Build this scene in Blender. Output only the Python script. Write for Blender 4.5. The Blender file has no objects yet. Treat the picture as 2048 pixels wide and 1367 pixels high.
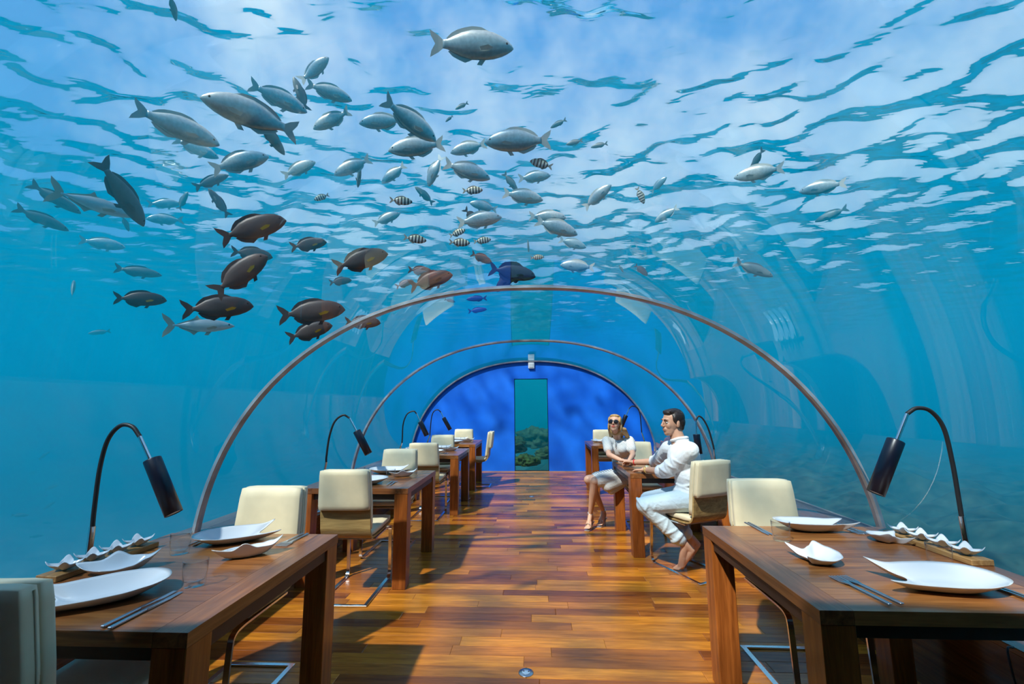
import bpy, bmesh, math, random
import numpy as np
from mathutils import Matrix, Vector, noise

# ------------------------------------------------------------------ camera, sky, sun, exposure
sc = bpy.context.scene
COL = sc.collection
F_PX, PITCH, YAW, ROLL, CAM_H = 880.0, 0.143, 0.051, 0.007, 1.396
cam = bpy.data.cameras.new('camera')
cam_o = bpy.data.objects.new('camera', cam)
COL.objects.link(cam_o)
cam.sensor_fit = 'HORIZONTAL'
cam.sensor_width = 36.0
cam.lens = 36.0 * F_PX / 2048.0
cam.clip_start = 0.05
cam.clip_end = 400
cam_o.matrix_world = (Matrix.Translation((0, 0, CAM_H)) @ Matrix.Rotation(YAW, 4, 'Z')
                      @ Matrix.Rotation(math.pi / 2 + PITCH, 4, 'X') @ Matrix.Rotation(-ROLL, 4, 'Z'))
sc.camera = cam_o
sc.view_settings.view_transform = 'Standard'
sc.view_settings.look = 'None'
sc.view_settings.gamma = 1.0
sc.view_settings.use_curve_mapping = False
sc.view_settings.exposure = 0.22
cy = sc.cycles
cy.use_denoising = True
cy.max_bounces = 6
cy.diffuse_bounces = 2
cy.glossy_bounces = 3
cy.transparent_max_bounces = 32
cy.volume_bounces = 0
cy.use_light_tree = False
cy.adaptive_threshold = 0.03
cy.caustics_reflective = False
cy.caustics_refractive = False
cy.sample_clamp_indirect = 6.0

SUN_DIR = Vector((-0.36, -0.50, 0.78)).normalized()      # towards the sun
world = bpy.data.worlds.new('world')
sc.world = world
world.use_nodes = True
wn = world.node_tree
bg = wn.nodes['Background']
tc = wn.nodes.new('ShaderNodeTexCoord')
sep = wn.nodes.new('ShaderNodeSeparateXYZ')
wn.links.new(tc.outputs['Generated'], sep.inputs[0])
ramp = wn.nodes.new('ShaderNodeValToRGB')
ramp.color_ramp.elements[0].position = 0.0
ramp.color_ramp.elements[0].color = (0.20, 0.42, 0.76, 1)
ramp.color_ramp.elements[1].position = 0.9
ramp.color_ramp.elements[1].color = (0.14, 0.32, 0.70, 1)
wn.links.new(sep.outputs['Z'], ramp.inputs[0])
nz = wn.nodes.new('ShaderNodeTexNoise')
nz.noise_dimensions = '4D'
nz.inputs['W'].default_value = 21.0
nz.inputs['Scale'].default_value = 1.7
nz.inputs['Detail'].default_value = 6
nz.inputs['Roughness'].default_value = 0.6
wn.links.new(tc.outputs['Generated'], nz.inputs['Vector'])
cr = wn.nodes.new('ShaderNodeValToRGB')
cr.color_ramp.elements[0].position = 0.47
cr.color_ramp.elements[1].position = 0.64
wn.links.new(nz.outputs[0], cr.inputs[0])
mixc = wn.nodes.new('ShaderNodeMixRGB')
mixc.inputs[2].default_value = (.86, .90, .95, 1)
wn.links.new(cr.outputs[0], mixc.inputs[0])
wn.links.new(ramp.outputs[0], mixc.inputs[1])
wn.links.new(mixc.outputs[0], bg.inputs[0])
bg.inputs[1].default_value = 1.12

sun = bpy.data.lights.new('sun', 'SUN')
sun.energy = 8.6
sun.angle = 0.03
sun.color = (1.0, 0.93, 0.80)
sun_o = bpy.data.objects.new('sun', sun)
COL.objects.link(sun_o)
sun_o.rotation_euler = SUN_DIR.to_track_quat('Z', 'Y').to_euler()
sun_o.location = SUN_DIR * 30

# ------------------------------------------------------------------ helpers
PI = math.pi
CAM = Vector((0, 0, CAM_H))

def ray(u, v):
    """Direction (from the camera) of a point of the photograph; used to read real positions off it."""
    u -= 1024.0; v -= 683.5
    c, s = math.cos(ROLL), math.sin(ROLL)
    xr, zu = (c * u + s * v) / F_PX, -(-s * u + c * v) / F_PX
    c, s = math.cos(PITCH), math.sin(PITCH)
    yr, z = c - s * zu, s + c * zu
    c, s = math.cos(YAW), math.sin(YAW)
    return Vector((c * xr - s * yr, s * xr + c * yr, z))

def on_y(u, v, y):
    r = ray(u, v); return CAM + r * (y / r.y)

def on_z(u, v, z):
    r = ray(u, v); return CAM + r * ((z - CAM_H) / r.z)

def link(o, parent=None):
    COL.objects.link(o)
    if parent is not None:
        o.parent = parent
    return o

def tag(o, label=None, cat=None, group=None, kind=None):
    if label: o['label'] = label
    if cat: o['category'] = cat
    if group: o['group'] = group
    if kind: o['kind'] = kind
    return o

def empty(name, loc=(0, 0, 0), rz=0.0, parent=None):
    o = bpy.data.objects.new(name, None)
    o.empty_display_size = 0.1
    o.location = loc
    o.rotation_euler = (0, 0, rz)
    return link(o, parent)

def obj(name, me, mat=None, parent=None):
    if mat is not None and not me.materials:
        me.materials.append(mat)
    return link(bpy.data.objects.new(name, me), parent)

def copy_tree(o, parent=None):
    c = o.copy()
    COL.objects.link(c)
    c.parent = parent
    for ch in list(o.children):
        copy_tree(ch, c)
    return c

class MB:
    """Collects geometry for ONE mesh."""
    def __init__(self):
        self.v = []; self.f = []; self.s = []
    def add(self, vs, fs, smooth=False):
        b = len(self.v)
        self.v += [tuple(float(c) for c in p) for p in vs]
        self.f += [tuple(i + b for i in q) for q in fs]
        self.s += [smooth] * len(fs)
        return self
    def box(self, x0, x1, y0, y1, z0, z1, bev=0.0, M=None):
        bm = bmesh.new()
        bmesh.ops.create_cube(bm, size=1.0)
        for p in bm.verts:
            p.co = Vector((x0 + (p.co.x + .5) * (x1 - x0), y0 + (p.co.y + .5) * (y1 - y0), z0 + (p.co.z + .5) * (z1 - z0)))
        if bev > 0:
            bmesh.ops.bevel(bm, geom=list(bm.edges), offset=bev, segments=1, affect='EDGES', profile=0.5)
        return self.bm(bm, M)
    def bm(self, bm, M=None, smooth=False):
        bm.verts.index_update()
        if M is not None:
            bm.transform(M)
        self.add([p.co[:] for p in bm.verts], [[q.index for q in fc.verts] for fc in bm.faces], smooth)
        bm.free()
        return self
    def tube(self, pts, rad, seg=12, closed_ends=True):
        pts = [Vector(p) for p in pts]
        n = len(pts)
        rads = rad if isinstance(rad, (list, tuple)) else [rad] * n
        tang = [((pts[min(i + 1, n - 1)] - pts[max(i - 1, 0)]).normalized()) for i in range(n)]
        ref = Vector((0, 0, 1)) if abs(tang[0].z) < .9 else Vector((0, 1, 0))
        a = tang[0].cross(ref).normalized()
        vs = []; fs = []
        for i in range(n):
            a = (a - tang[i] * a.dot(tang[i])).normalized()
            b = tang[i].cross(a)
            for k in range(seg):
                t = 2 * PI * k / seg
                vs.append(pts[i] + (a * math.cos(t) + b * math.sin(t)) * rads[i])
        for i in range(n - 1):
            for k in range(seg):
                k2 = (k + 1) % seg
                fs.append((i * seg + k, i * seg + k2, (i + 1) * seg + k2, (i + 1) * seg + k))
        self.add(vs, fs, True)
        if closed_ends:
            self.add(vs[:seg], [tuple(range(seg))[::-1]]); self.add(vs[-seg:], [tuple(range(seg))])
        return self
    def lathe(self, prof, seg=24, M=None, smooth=True):
        vs = []; fs = []
        n = len(prof)
        for r, z in prof:
            for k in range(seg):
                t = 2 * PI * k / seg
                p = Vector((r * math.cos(t), r * math.sin(t), z))
                vs.append(M @ p if M is not None else p)
        for i in range(n - 1):
            for k in range(seg):
                k2 = (k + 1) % seg
                fs.append((i * seg + k, i * seg + k2, (i + 1) * seg + k2, (i + 1) * seg + k))
        if prof[0][0] > 1e-5: fs.append(tuple(range(seg))[::-1])
        if prof[-1][0] > 1e-5: fs.append(tuple(range((n - 1) * seg, n * seg)))
        return self.add(vs, fs, smooth)
    def ribbon(self, pts, w, t, side=Vector((1, 0, 0))):
        """flat bar: rectangle w (along side) x t swept along pts"""
        pts = [Vector(p) for p in pts]; n = len(pts)
        vs = []; fs = []
        for i in range(n):
            tg = (pts[min(i + 1, n - 1)] - pts[max(i - 1, 0)]).normalized()
            nn = tg.cross(side).normalized()
            for a, b in ((-1, -1), (1, -1), (1, 1), (-1, 1)):
                vs.append(pts[i] + side * (a * w / 2) + nn * (b * t / 2))
        for i in range(n - 1):
            for k in range(4):
                k2 = (k + 1) % 4
                fs.append((i * 4 + k, i * 4 + k2, (i + 1) * 4 + k2, (i + 1) * 4 + k))
        fs.append((3, 2, 1, 0)); fs.append(tuple(range(4 * n - 4, 4 * n)))
        return self.add(vs, fs)
    def mesh(self, name):
        me = bpy.data.meshes.new(name)
        me.from_pydata(self.v, [], self.f)
        me.polygons.foreach_set('use_smooth', self.s)
        me.update()
        return me
    def build(self, name, mat=None, parent=None):
        return obj(name, self.mesh(name), mat, parent)

def rbox(sx, sy, sz, r, n=3, fn=None):
    """rounded, softly padded box (cushion), subdivided; fn bends each vertex"""
    bm = bmesh.new()
    bmesh.ops.create_cube(bm, size=1.0)
    bmesh.ops.subdivide_edges(bm, edges=list(bm.edges), cuts=7, use_grid_fill=True)
    h = Vector((sx / 2, sy / 2, sz / 2))
    for p in bm.verts:
        q = Vector((p.co.x * sx, p.co.y * sy, p.co.z * sz))
        # denser near the edges
        inner = Vector([max(-(h[i] - r), min(h[i] - r, q[i])) for i in range(3)])
        d = q - inner
        if d.length > 1e-9:
            m = max(abs(d.x), abs(d.y), abs(d.z))
            d = d.normalized() * min(r, m if m < r else r)
        p.co = inner + d
        if fn: p.co = Vector(fn(p.co))
    return bm

def smooth_path(pts, n=8):
    """Catmull-Rom through pts"""
    P = [Vector(p) for p in pts]
    P = [P[0] * 2 - P[1]] + P + [P[-1] * 2 - P[-2]]
    out = []
    for i in range(1, len(P) - 2):
        for k in range(n):
            t = k / n
            a, b, c, d = P[i - 1], P[i], P[i + 1], P[i + 2]
            out.append(0.5 * ((2 * b) + (c - a) * t + (2 * a - 5 * b + 4 * c - d) * t * t + (3 * b - a - 3 * c + d) * t ** 3))
    out.append(P[-2])
    return out

# ------------------------------------------------------------------ materials
def new_mat(name):
    m = bpy.data.materials.new(name)
    m.use_nodes = True
    return m, m.node_tree, m.node_tree.nodes['Principled BSDF']

def pmat(name, col, rough=0.5, metal=0.0, spec=0.5, coat=0.0, noise=0.0, nscale=20.0, bump=0.0, sheen=0.0):
    m, nt, b = new_mat(name)
    b.inputs['Base Color'].default_value = (*col, 1)
    b.inputs['Roughness'].default_value = rough
    b.inputs['Metallic'].default_value = metal
    b.inputs['Specular IOR Level'].default_value = spec
    b.inputs['Coat Weight'].default_value = coat
    if sheen: b.inputs['Sheen Weight'].default_value = sheen
    if noise or bump:
        t = nt.nodes.new('ShaderNodeTexCoord'); n = nt.nodes.new('ShaderNodeTexNoise')
        n.inputs['Scale'].default_value = nscale; n.inputs['Detail'].default_value = 5
        nt.links.new(t.outputs['Object'], n.inputs['Vector'])
        if noise:
            r = nt.nodes.new('ShaderNodeValToRGB')
            r.color_ramp.elements[0].position = .3; r.color_ramp.elements[1].position = .7
            r.color_ramp.elements[0].color = (*[c * (1 - noise) for c in col], 1)
            r.color_ramp.elements[1].color = (*[min(1, c * (1 + noise)) for c in col], 1)
            nt.links.new(n.outputs[0], r.inputs[0]); nt.links.new(r.outputs[0], b.inputs['Base Color'])
        if bump:
            bp = nt.nodes.new('ShaderNodeBump'); bp.inputs['Strength'].default_value = bump; bp.inputs['Distance'].default_value = .01
            nt.links.new(n.outputs[0], bp.inputs['Height']); nt.links.new(bp.outputs[0], b.inputs['Normal'])
    return m

def wood(name, dark, mid, light, axis=0, rough=0.3, coat=0.3, gscale=1.0):
    """procedural boards: tone per piece (object and island random) plus grain stretched along the axis"""
    m, nt, b = new_mat(name)
    N = nt.nodes.new; L = nt.links.new
    t = N('ShaderNodeTexCoord'); oi = N('ShaderNodeObjectInfo'); ge = N('ShaderNodeNewGeometry')
    add = N('ShaderNodeMath'); add.operation = 'ADD'; fr = N('ShaderNodeMath'); fr.operation = 'FRACT'
    L(oi.outputs['Random'], add.inputs[0]); L(ge.outputs['Random Per Island'], add.inputs[1]); L(add.outputs[0], fr.inputs[0])
    off = N('ShaderNodeVectorMath'); off.operation = 'SCALE'; off.inputs[0].default_value = (37.1, 19.7, 23.3)
    L(fr.outputs[0], off.inputs['Scale'])
    va = N('ShaderNodeVectorMath'); va.operation = 'ADD'
    L(ge.outputs['Position'], va.inputs[0]); L(off.outputs[0], va.inputs[1])
    mp = N('ShaderNodeMapping')
    s = [14.0 * gscale] * 3; s[axis] = 1.1 * gscale
    mp.inputs['Scale'].default_value = s
    L(va.outputs[0], mp.inputs['Vector'])
    n1 = N('ShaderNodeTexNoise'); n1.inputs['Scale'].default_value = 1.5; n1.inputs['Detail'].default_value = 6; n1.inputs['Distortion'].default_value = 1.4
    L(mp.outputs[0], n1.inputs['Vector'])
    n2 = N('ShaderNodeTexNoise'); n2.inputs['Scale'].default_value = 9; n2.inputs['Detail'].default_value = 3
    L(mp.outputs[0], n2.inputs['Vector'])
    rt = N('ShaderNodeValToRGB')
    rt.color_ramp.elements[0].color = (*dark, 1); rt.color_ramp.elements[1].color = (*light, 1)
    e = rt.color_ramp.elements.new(.45); e.color = (*mid, 1)
    L(fr.outputs[0], rt.inputs[0])
    g = N('ShaderNodeValToRGB'); g.color_ramp.elements[0].position = .32; g.color_ramp.elements[1].position = .68
    g.color_ramp.elements[0].color = (.50, .42, .38, 1); g.color_ramp.elements[1].color = (1.2, 1.2, 1.2, 1)
    L(n1.outputs[0], g.inputs[0])
    mu = N('ShaderNodeMixRGB'); mu.blend_type = 'MULTIPLY'; mu.inputs[0].default_value = .8
    L(rt.outputs[0], mu.inputs[1]); L(g.outputs[0], mu.inputs[2])
    g2 = N('ShaderNodeValToRGB'); g2.color_ramp.elements[0].position = .35; g2.color_ramp.elements[1].position = .6
    g2.color_ramp.elements[0].color = (.72, .68, .66, 1); g2.color_ramp.elements[1].color = (1, 1, 1, 1)
    L(n2.outputs[0], g2.inputs[0])
    mu2 = N('ShaderNodeMixRGB'); mu2.blend_type = 'MULTIPLY'; mu2.inputs[0].default_value = .7
    L(mu.outputs[0], mu2.inputs[1]); L(g2.outputs[0], mu2.inputs[2])
    L(mu2.outputs[0], b.inputs['Base Color'])
    b.inputs['Roughness'].default_value = rough
    b.inputs['Coat Weight'].default_value = coat; b.inputs['Coat Roughness'].default_value = .12
    b.inputs['Specular IOR Level'].default_value = .32
    bp = N('ShaderNodeBump'); bp.inputs['Strength'].default_value = .06; bp.inputs['Distance'].default_value = .004
    L(n2.outputs[0], bp.inputs['Height']); L(bp.outputs[0], b.inputs['Normal'])
    return m

M = {}
M['floor'] = wood('floor_wood', (.22, .055, .009), (.43, .135, .016), (.68, .245, .020), 0, .27, .12)
M['table_x'] = wood('table_wood_across', (.22, .078, .026), (.33, .120, .034), (.45, .180, .048), 0, .30, .30)
M['table_y'] = wood('table_wood_along', (.20, .072, .026), (.27, .098, .032), (.34, .130, .040), 1, .30, .30)
M['table_z'] = wood('table_wood_upright', (.33, .090, .018), (.38, .108, .021), (.44, .130, .025), 2, .35, .25)
M['ledge'] = wood('ledge_wood', (.16, .052, .018), (.20, .066, .022), (.24, .082, .028), 1, .22, .5)
M['board'] = wood('tray_wood', (.36, .20, .075), (.42, .24, .09), (.48, .28, .11), 1, .45, .0)
M['shell'] = wood('chair_wood', (.44, .29, .11), (.48, .32, .125), (.52, .35, .14), 0, .45, .1, .8)
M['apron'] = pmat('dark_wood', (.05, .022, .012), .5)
M['leather'] = pmat('cream_leather', (.74, .63, .42), .55, noise=.10, nscale=6, bump=.08, sheen=.2)
M['piping'] = pmat('leather_seam', (.60, .53, .36), .6)
M['chrome'] = pmat('chrome', (.72, .72, .74), .16, 1.0)
M['steel'] = pmat('brushed_steel', (.50, .52, .56), .28, 1.0)
M['black'] = pmat('black_enamel', (.006, .009, .022), .34)
M['rubber'] = pmat('black_rubber', (.012, .012, .014), .5)
M['lampin'] = pmat('lamp_inside', (.75, .70, .62), .4)
M['china'] = pmat('white_china', (.62, .64, .67), .16, coat=.3)
M['blue'] = pmat('blue_paint', (.002, .155, .80), .5, noise=.10, nscale=3)
M['white'] = pmat('white_plastic', (.85, .86, .88), .4)
M['band'] = pmat('joint_metal', (.42, .46, .50), .35, .45, noise=.25, nscale=8)
M['hull'] = pmat('hull_paint', (.10, .13, .15), .7)
M['bag'] = pmat('teal_leather', (.008, .075, .105), .4)

def thin_clear(name, ior=1.45, tint=(1, 1, 1), rough=0.0):
    m = bpy.data.materials.new(name); m.use_nodes = True
    nt = m.node_tree; nt.nodes.remove(nt.nodes['Principled BSDF'])
    out = nt.nodes['Material Output']
    tr = nt.nodes.new('ShaderNodeBsdfTransparent'); tr.inputs[0].default_value = (*tint, 1)
    gl = nt.nodes.new('ShaderNodeBsdfGlossy'); gl.inputs['Roughness'].default_value = rough
    lw = nt.nodes.new('ShaderNodeLayerWeight'); lw.inputs['Blend'].default_value = .5
    pw = nt.nodes.new('ShaderNodeMath'); pw.operation = 'POWER'; pw.inputs[1].default_value = 5.0
    f0 = ((ior - 1) / (ior + 1)) ** 2
    fr = nt.nodes.new('ShaderNodeMath'); fr.operation = 'MULTIPLY_ADD'; fr.inputs[1].default_value = 1 - f0; fr.inputs[2].default_value = f0
    nt.links.new(lw.outputs['Facing'], pw.inputs[0]); nt.links.new(pw.outputs[0], fr.inputs[0])
    mx = nt.nodes.new('ShaderNodeMixShader')
    nt.links.new(fr.outputs[0], mx.inputs[0]); nt.links.new(tr.outputs[0], mx.inputs[1]); nt.links.new(gl.outputs[0], mx.inputs[2])
    nt.links.new(mx.outputs[0], out.inputs['Surface'])
    return m
M['acrylic'] = thin_clear('acrylic_inside', 1.56)
M['glass'] = thin_clear('tumbler_glass', 1.34, (.985, .995, .995))

def clear_only(name, tint):
    m = bpy.data.materials.new(name); m.use_nodes = True
    nt = m.node_tree; nt.nodes.remove(nt.nodes['Principled BSDF'])
    tr = nt.nodes.new('ShaderNodeBsdfTransparent'); tr.inputs[0].default_value = (*tint, 1)
    nt.links.new(tr.outputs[0], nt.nodes['Material Output'].inputs['Surface'])
    return m
M['acrylic_out'] = clear_only('acrylic_outside', (.985, 1, 1))

# ------------------------------------------------------------------ the tunnel's arch (super-ellipse)
AR, AB, AE, AZ, AX = 2.648, .879, 2.219, .029, -.082
LEDGE_Z = .42
Y0, Y1 = -2.6, 9.726
def arch(off=0.0, n=57, zmin=LEDGE_Z):
    A, B = AR + off, AR * AB + off
    t0 = math.asin(max(0.0, (zmin - AZ) / B) ** (AE / 2))
    out = []
    for i in range(n):
        t = t0 + (PI - 2 * t0) * i / (n - 1)
        c, s = math.cos(t), math.sin(t)
        out.append((AX + math.copysign(abs(c) ** (2 / AE), c) * A, AZ + s ** (2 / AE) * B))
    return out
def arch_z(x, off=0.0):
    A, B = AR + off, AR * AB + off
    q = min(1.0, abs((x - AX) / A))
    return AZ + B * (1 - q ** AE) ** (1 / AE)
def arch_x(z, off=0.0):
    A, B = AR + off, AR * AB + off
    return A * (1 - ((z - AZ) / B) ** AE) ** (1 / AE)
def exit_dist(d):
    """distance from the camera along unit d at which the outside of the acrylic is reached"""
    t = .3
    while t < 14:
        p = CAM + d * t
        if p.y > Y1 + .3 or (abs((p.x - AX) / (AR + .14)) ** AE + abs(max(0, p.z - AZ) / (AR * AB + .14)) ** AE) > 1: break
        t += .03
    return t

# acrylic vault in three-metre panels, real thickness
RIBS = [.54, 3.552, 6.563]
ceiling = tag(empty('ceiling', (AX, 3.5, 0)), 'clear acrylic barrel vault of the undersea tunnel', kind='structure')
edges = [Y0] + RIBS + [Y1]
T = .12
for i in range(4):
    a, b = edges[i] + (.032 if i else 0), edges[i + 1] - (.032 if i < 3 else 0)
    pi_, po = arch(0), arch(T)
    k = len(pi_)
    vs = [(x, a, z) for x, z in pi_] + [(x, b, z) for x, z in pi_] + [(x, a, z) for x, z in po] + [(x, b, z) for x, z in po]
    fi = [(j, j + 1, k + j + 1, k + j) for j in range(k - 1)]
    fi = [q[::-1] for q in fi]
    fo = [(2 * k + j, 3 * k + j, 3 * k + j + 1, 2 * k + j + 1) for j in range(k - 1)]
    fo = [q[::-1] for q in fo]
    me = bpy.data.meshes.new('acrylic_panel')
    me.from_pydata(vs, [], fi + fo)
    if i:
        me.materials.append(M['acrylic']); me.materials.append(M['acrylic_out'])
    else:      # unseen closed entrance end; edge set to shade the near chair, cream bounces fill
        me.materials.append(pmat('entrance_white', (.80, .76, .68), .6)); me.materials.append(M['hull'])
    me.polygons.foreach_set('material_index', [0] * len(fi) + [1] * len(fo))
    me.polygons.foreach_set('use_smooth', [True] * (len(fi) + len(fo)))
    o = link(bpy.data.objects.new('acrylic_panel' if i else 'entrance_shell', me), ceiling)
    o.matrix_parent_inverse = ceiling.matrix_basis.inverted()
for n, y in enumerate(RIBS + [Y1 - .03]):
    pi_, po = arch(-.004, 73, LEDGE_Z - .02), arch(T, 73, LEDGE_Z - .02)
    w = .034 if n < 3 else .026
    k = len(pi_)
    prof = [(-w, -.004), (-w * .55, -.014), (w * .55, -.014), (w, -.004), (w, .02), (-w, .02)]
    vs = []; fs = []
    for j in range(73):
        dx, dz = po[j][0] - pi_[j][0], po[j][1] - pi_[j][1]
        l = math.hypot(dx, dz); dx /= l; dz /= l
        for yy, rr in prof:
            vs.append((pi_[j][0] + dx * (rr + .004), y + yy, pi_[j][1] + dz * (rr + .004)))
    P = len(prof)
    for j in range(72):
        for q in range(P):
            fs.append((j * P + q, j * P + (q + 1) % P, (j + 1) * P + (q + 1) % P, (j + 1) * P + q))
    mb = MB(); mb.add(vs, fs, False)
    tag(mb.build('trim_%d' % (n + 1), M['band']), ['brushed metal arch joint behind the camera', 'nearest brushed metal arch spanning the tunnel above the tables',
        'middle slim metal arch spanning the tunnel', 'slim arch edging the blue end wall'][n], kind='structure')

# ------------------------------------------------------------------ end walls
DX0, DX1, DZ = -.456, .280, 1.976
def end_wall(name, y0, y1, door):
    xs = sorted(set([round(AX - 2.66 + 5.32 * i / 76, 4) for i in range(77)] + ([DX0, DX1] if door else [])))
    mb = MB()
    xs = [x for x in xs if abs(x - AX) < AR - .01]
    for a, b in zip(xs[:-1], xs[1:]):
        mid = (a + b) / 2
        lo = DZ if (door and DX0 < mid < DX1) else 0.0
        za, zb = arch_z(a) - .002, arch_z(b) - .002
        vs = [(a, y0, lo), (b, y0, lo), (b, y0, zb), (a, y0, za), (a, y1, lo), (b, y1, lo), (b, y1, zb), (a, y1, za)]
        mb.add(vs, [(0, 1, 2, 3), (7, 6, 5, 4), (0, 4, 5, 1), (3, 2, 6, 7)])
    if door:
        for x in (DX0, DX1):
            mb.add([(x, y0, 0), (x, y1, 0), (x, y1, DZ), (x, y0, DZ)], [(0, 1, 2, 3)])
    bm = bmesh.new(); me = mb.mesh(name); bm.from_mesh(me); bmesh.ops.remove_doubles(bm, verts=bm.verts, dist=1e-4); bm.to_mesh(me); bm.free()
    return obj(name, me, M['blue'])
tag(end_wall('wall_back', Y1, Y1 + .09, True), 'saturated blue arched end wall of the tunnel', kind='structure')
tag(end_wall('wall_front', Y0 - .09, Y0, False), 'blue arched wall behind the camera', kind='structure')
door = tag(empty('door_1', ((DX0 + DX1) / 2, Y1 + .05, 0)), 'tall narrow glass panel in the blue end wall', kind='structure')
mb = MB(); w2 = (DX1 - DX0) / 2
mb.box(-w2 + .012, w2 - .012, -.006, .006, .012, DZ - .012).build('glass_pane', thin_clear('door_glass', 1.30, (.72, .93, .86)), door)
mb = MB(); mb.box(-w2, -w2 + .012, -.03, .03, 0, DZ); mb.box(w2 - .012, w2, -.03, .03, 0, DZ)
mb.box(-w2, w2, -.03, .03, DZ - .012, DZ); mb.box(-w2, w2, -.03, .03, 0, .012)
mb.build('door_frame', M['black'], door)
wl = tag(empty('wall_light', (-.072, Y1, 2.264)), 'small white square light fitting high on the blue wall', 'wall light')
mb = MB(); mb.box(-.066, .066, -.045, 0, -.066, .066, .006); mb.build('housing', M['white'], wl)
mb = MB(); mb.box(-.045, .045, -.052, -.044, -.045, .045, .003); mb.build('lens', pmat('frosted_lens', (.7, .72, .74), .3), wl)

# ------------------------------------------------------------------ floor, ledges
LX0, LX1 = -2.0, 1.92
floor = empty('floor', (AX, 3.5, 0)); tag(floor, 'glossy orange brown hardwood plank floor', kind='structure')
def fpar(o):
    o.parent = floor; o.matrix_parent_inverse = floor.matrix_basis.inverted(); return o
mb = MB(); mb.box(LX0 - .02, LX1 + .02, Y0, Y1 + .1, -.14, -.0135)
fpar(mb.build('subfloor', M['apron']))
rnd = random.Random(11)
pm = MB(); pm.box(0, 1, 0, 1, -.0135, 0)
# unit plank with a tiny chamfer; scaled per piece
plank_me = bpy.data.meshes.new('plank')
ch = .02
plank_me.from_pydata([(0, 0, -.0135), (1, 0, -.0135), (1, 1, -.0135), (0, 1, -.0135), (0, 0, -.0015), (1, 0, -.0015), (1, 1, -.0015), (0, 1, -.0015),
                      (.003, ch, 0), (.997, ch, 0), (.997, 1 - ch, 0), (.003, 1 - ch, 0)], [],
                     [(0, 1, 5, 4), (1, 2, 6, 5), (2, 3, 7, 6), (3, 0, 4, 7), (4, 5, 9, 8), (5, 6, 10, 9), (6, 7, 11, 10), (7, 4, 8, 11), (8, 9, 10, 11)])
plank_me.materials.append(M['floor'])
PWID = .1
rest = MB(); n_planks = 0
y = Y0
row = 0
while y < Y1 - .02:
    wdt = min(PWID, Y1 - .09 - y) if y < Y1 - .09 else 0
    if wdt <= .01: break
    x = LX0 - rnd.uniform(0, .9)
    while x < LX1:
        ln = rnd.choice([.55, .7, .85, 1.0, 1.2, 1.4]) * rnd.uniform(.9, 1.1)
        a, b = max(x, LX0), min(x + ln, LX1)
        x += ln
        if b - a < .02: continue
        if 2.28 < y < 9.0 and n_planks < 298:
            p = bpy.data.objects.new('plank', plank_me)
            COL.objects.link(p)
            p.location = (a + .0005, y + .0004, 0); p.scale = (b - a - .001, wdt - .0008, 1)
            fpar(p); n_planks += 1
        else:
            vs = [(a + .0005 + v.co.x * (b - a - .001), y + .0004 + v.co.y * (wdt - .0008), v.co.z) for v in plank_me.vertices]
            rest.add(vs, [tuple(q.vertices) for q in plank_me.polygons])
    y += PWID; row += 1
o = fpar(rest.build('far_planks', M['floor'])); o['kind'] = 'stuff'
mb = MB(); mb.box(LX0, LX1, Y1 - .085, Y1, -.0135, .004, .003)
tag(mb.build('trim_5', wood('threshold_wood', (.50, .22, .055), (.52, .23, .06), (.55, .25, .065), 0, .3, .3)), 'pale orange wood threshold along the foot of the blue wall', kind='structure')
for side, nm in ((-1, 'left'), (1, 'right')):
    xe = LX0 if side < 0 else LX1
    xo = AX + side * (arch_x(LEDGE_Z) + .005)
    o = tag(empty('baseboard_%s' % nm, (xe, 3.5, 0)), 'low polished wood ledge along the %s foot of the vault' % nm, kind='structure')
    mb = MB(); mb.box(min(xe, xe + side * .02), max(xe, xe + side * .02), Y0, Y1, 0, LEDGE_Z - .026)
    q = mb.build('face', M['ledge'], o); q.matrix_parent_inverse = o.matrix_basis.inverted()
    yy = Y0
    while yy < Y1 - .05:
        ye = min(yy + 1.25, Y1)
        mb = MB(); mb.box(min(xe - side * .012, xo), max(xe - side * .012, xo), yy + .001, ye - .001, LEDGE_Z - .026, LEDGE_Z, .003)
        q = mb.build('ledge_board', M['ledge'], o); q.matrix_parent_inverse = o.matrix_basis.inverted()
        yy = ye
    mb = MB(); mb.box(min(xo, xo + side * .14), max(xo, xo + side * .14), Y0, Y1, .0, LEDGE_Z - .002)
    q = mb.build('outer_curb', M['hull'], o); q.matrix_parent_inverse = o.matrix_basis.inverted()
for n, (cx_, cy_, r) in enumerate(((-.068, 2.546, .040), (-.074, 7.076, .040))):
    d = tag(empty('floor_light', (cx_, cy_, 0)), ['round steel floor cover nearest the camera in the aisle', 'small round steel floor cover far along the aisle'][n], 'floor light', 'steel discs set in the aisle floor')
    mb = MB(); mb.lathe([(0.0, .004), (r * .62, .0045), (r * .66, .003), (r * .96, .003), (r, 0.0005)][::-1], 28); mb.build('rim', M['steel'], d)
    mb = MB(); mb.lathe([(r * .58, .004), (r * .5, .006), (0.0, .007)], 24); mb.build('lens', pmat('floor_lens', (.55, .66, .75), .15, .6), d)
    mb = MB(); mb.lathe([(.004, .005), (.004, .008), (0, .0085)], 8, Matrix.Translation((-r * .3, r * .1, 0))); mb.build('screw', M['rubber'], d)
    mb = MB(); mb.lathe([(.004, .005), (.004, .008), (0, .0085)], 8, Matrix.Translation((r * .35, r * .05, 0))); mb.build('screw', M['rubber'], d)

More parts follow.
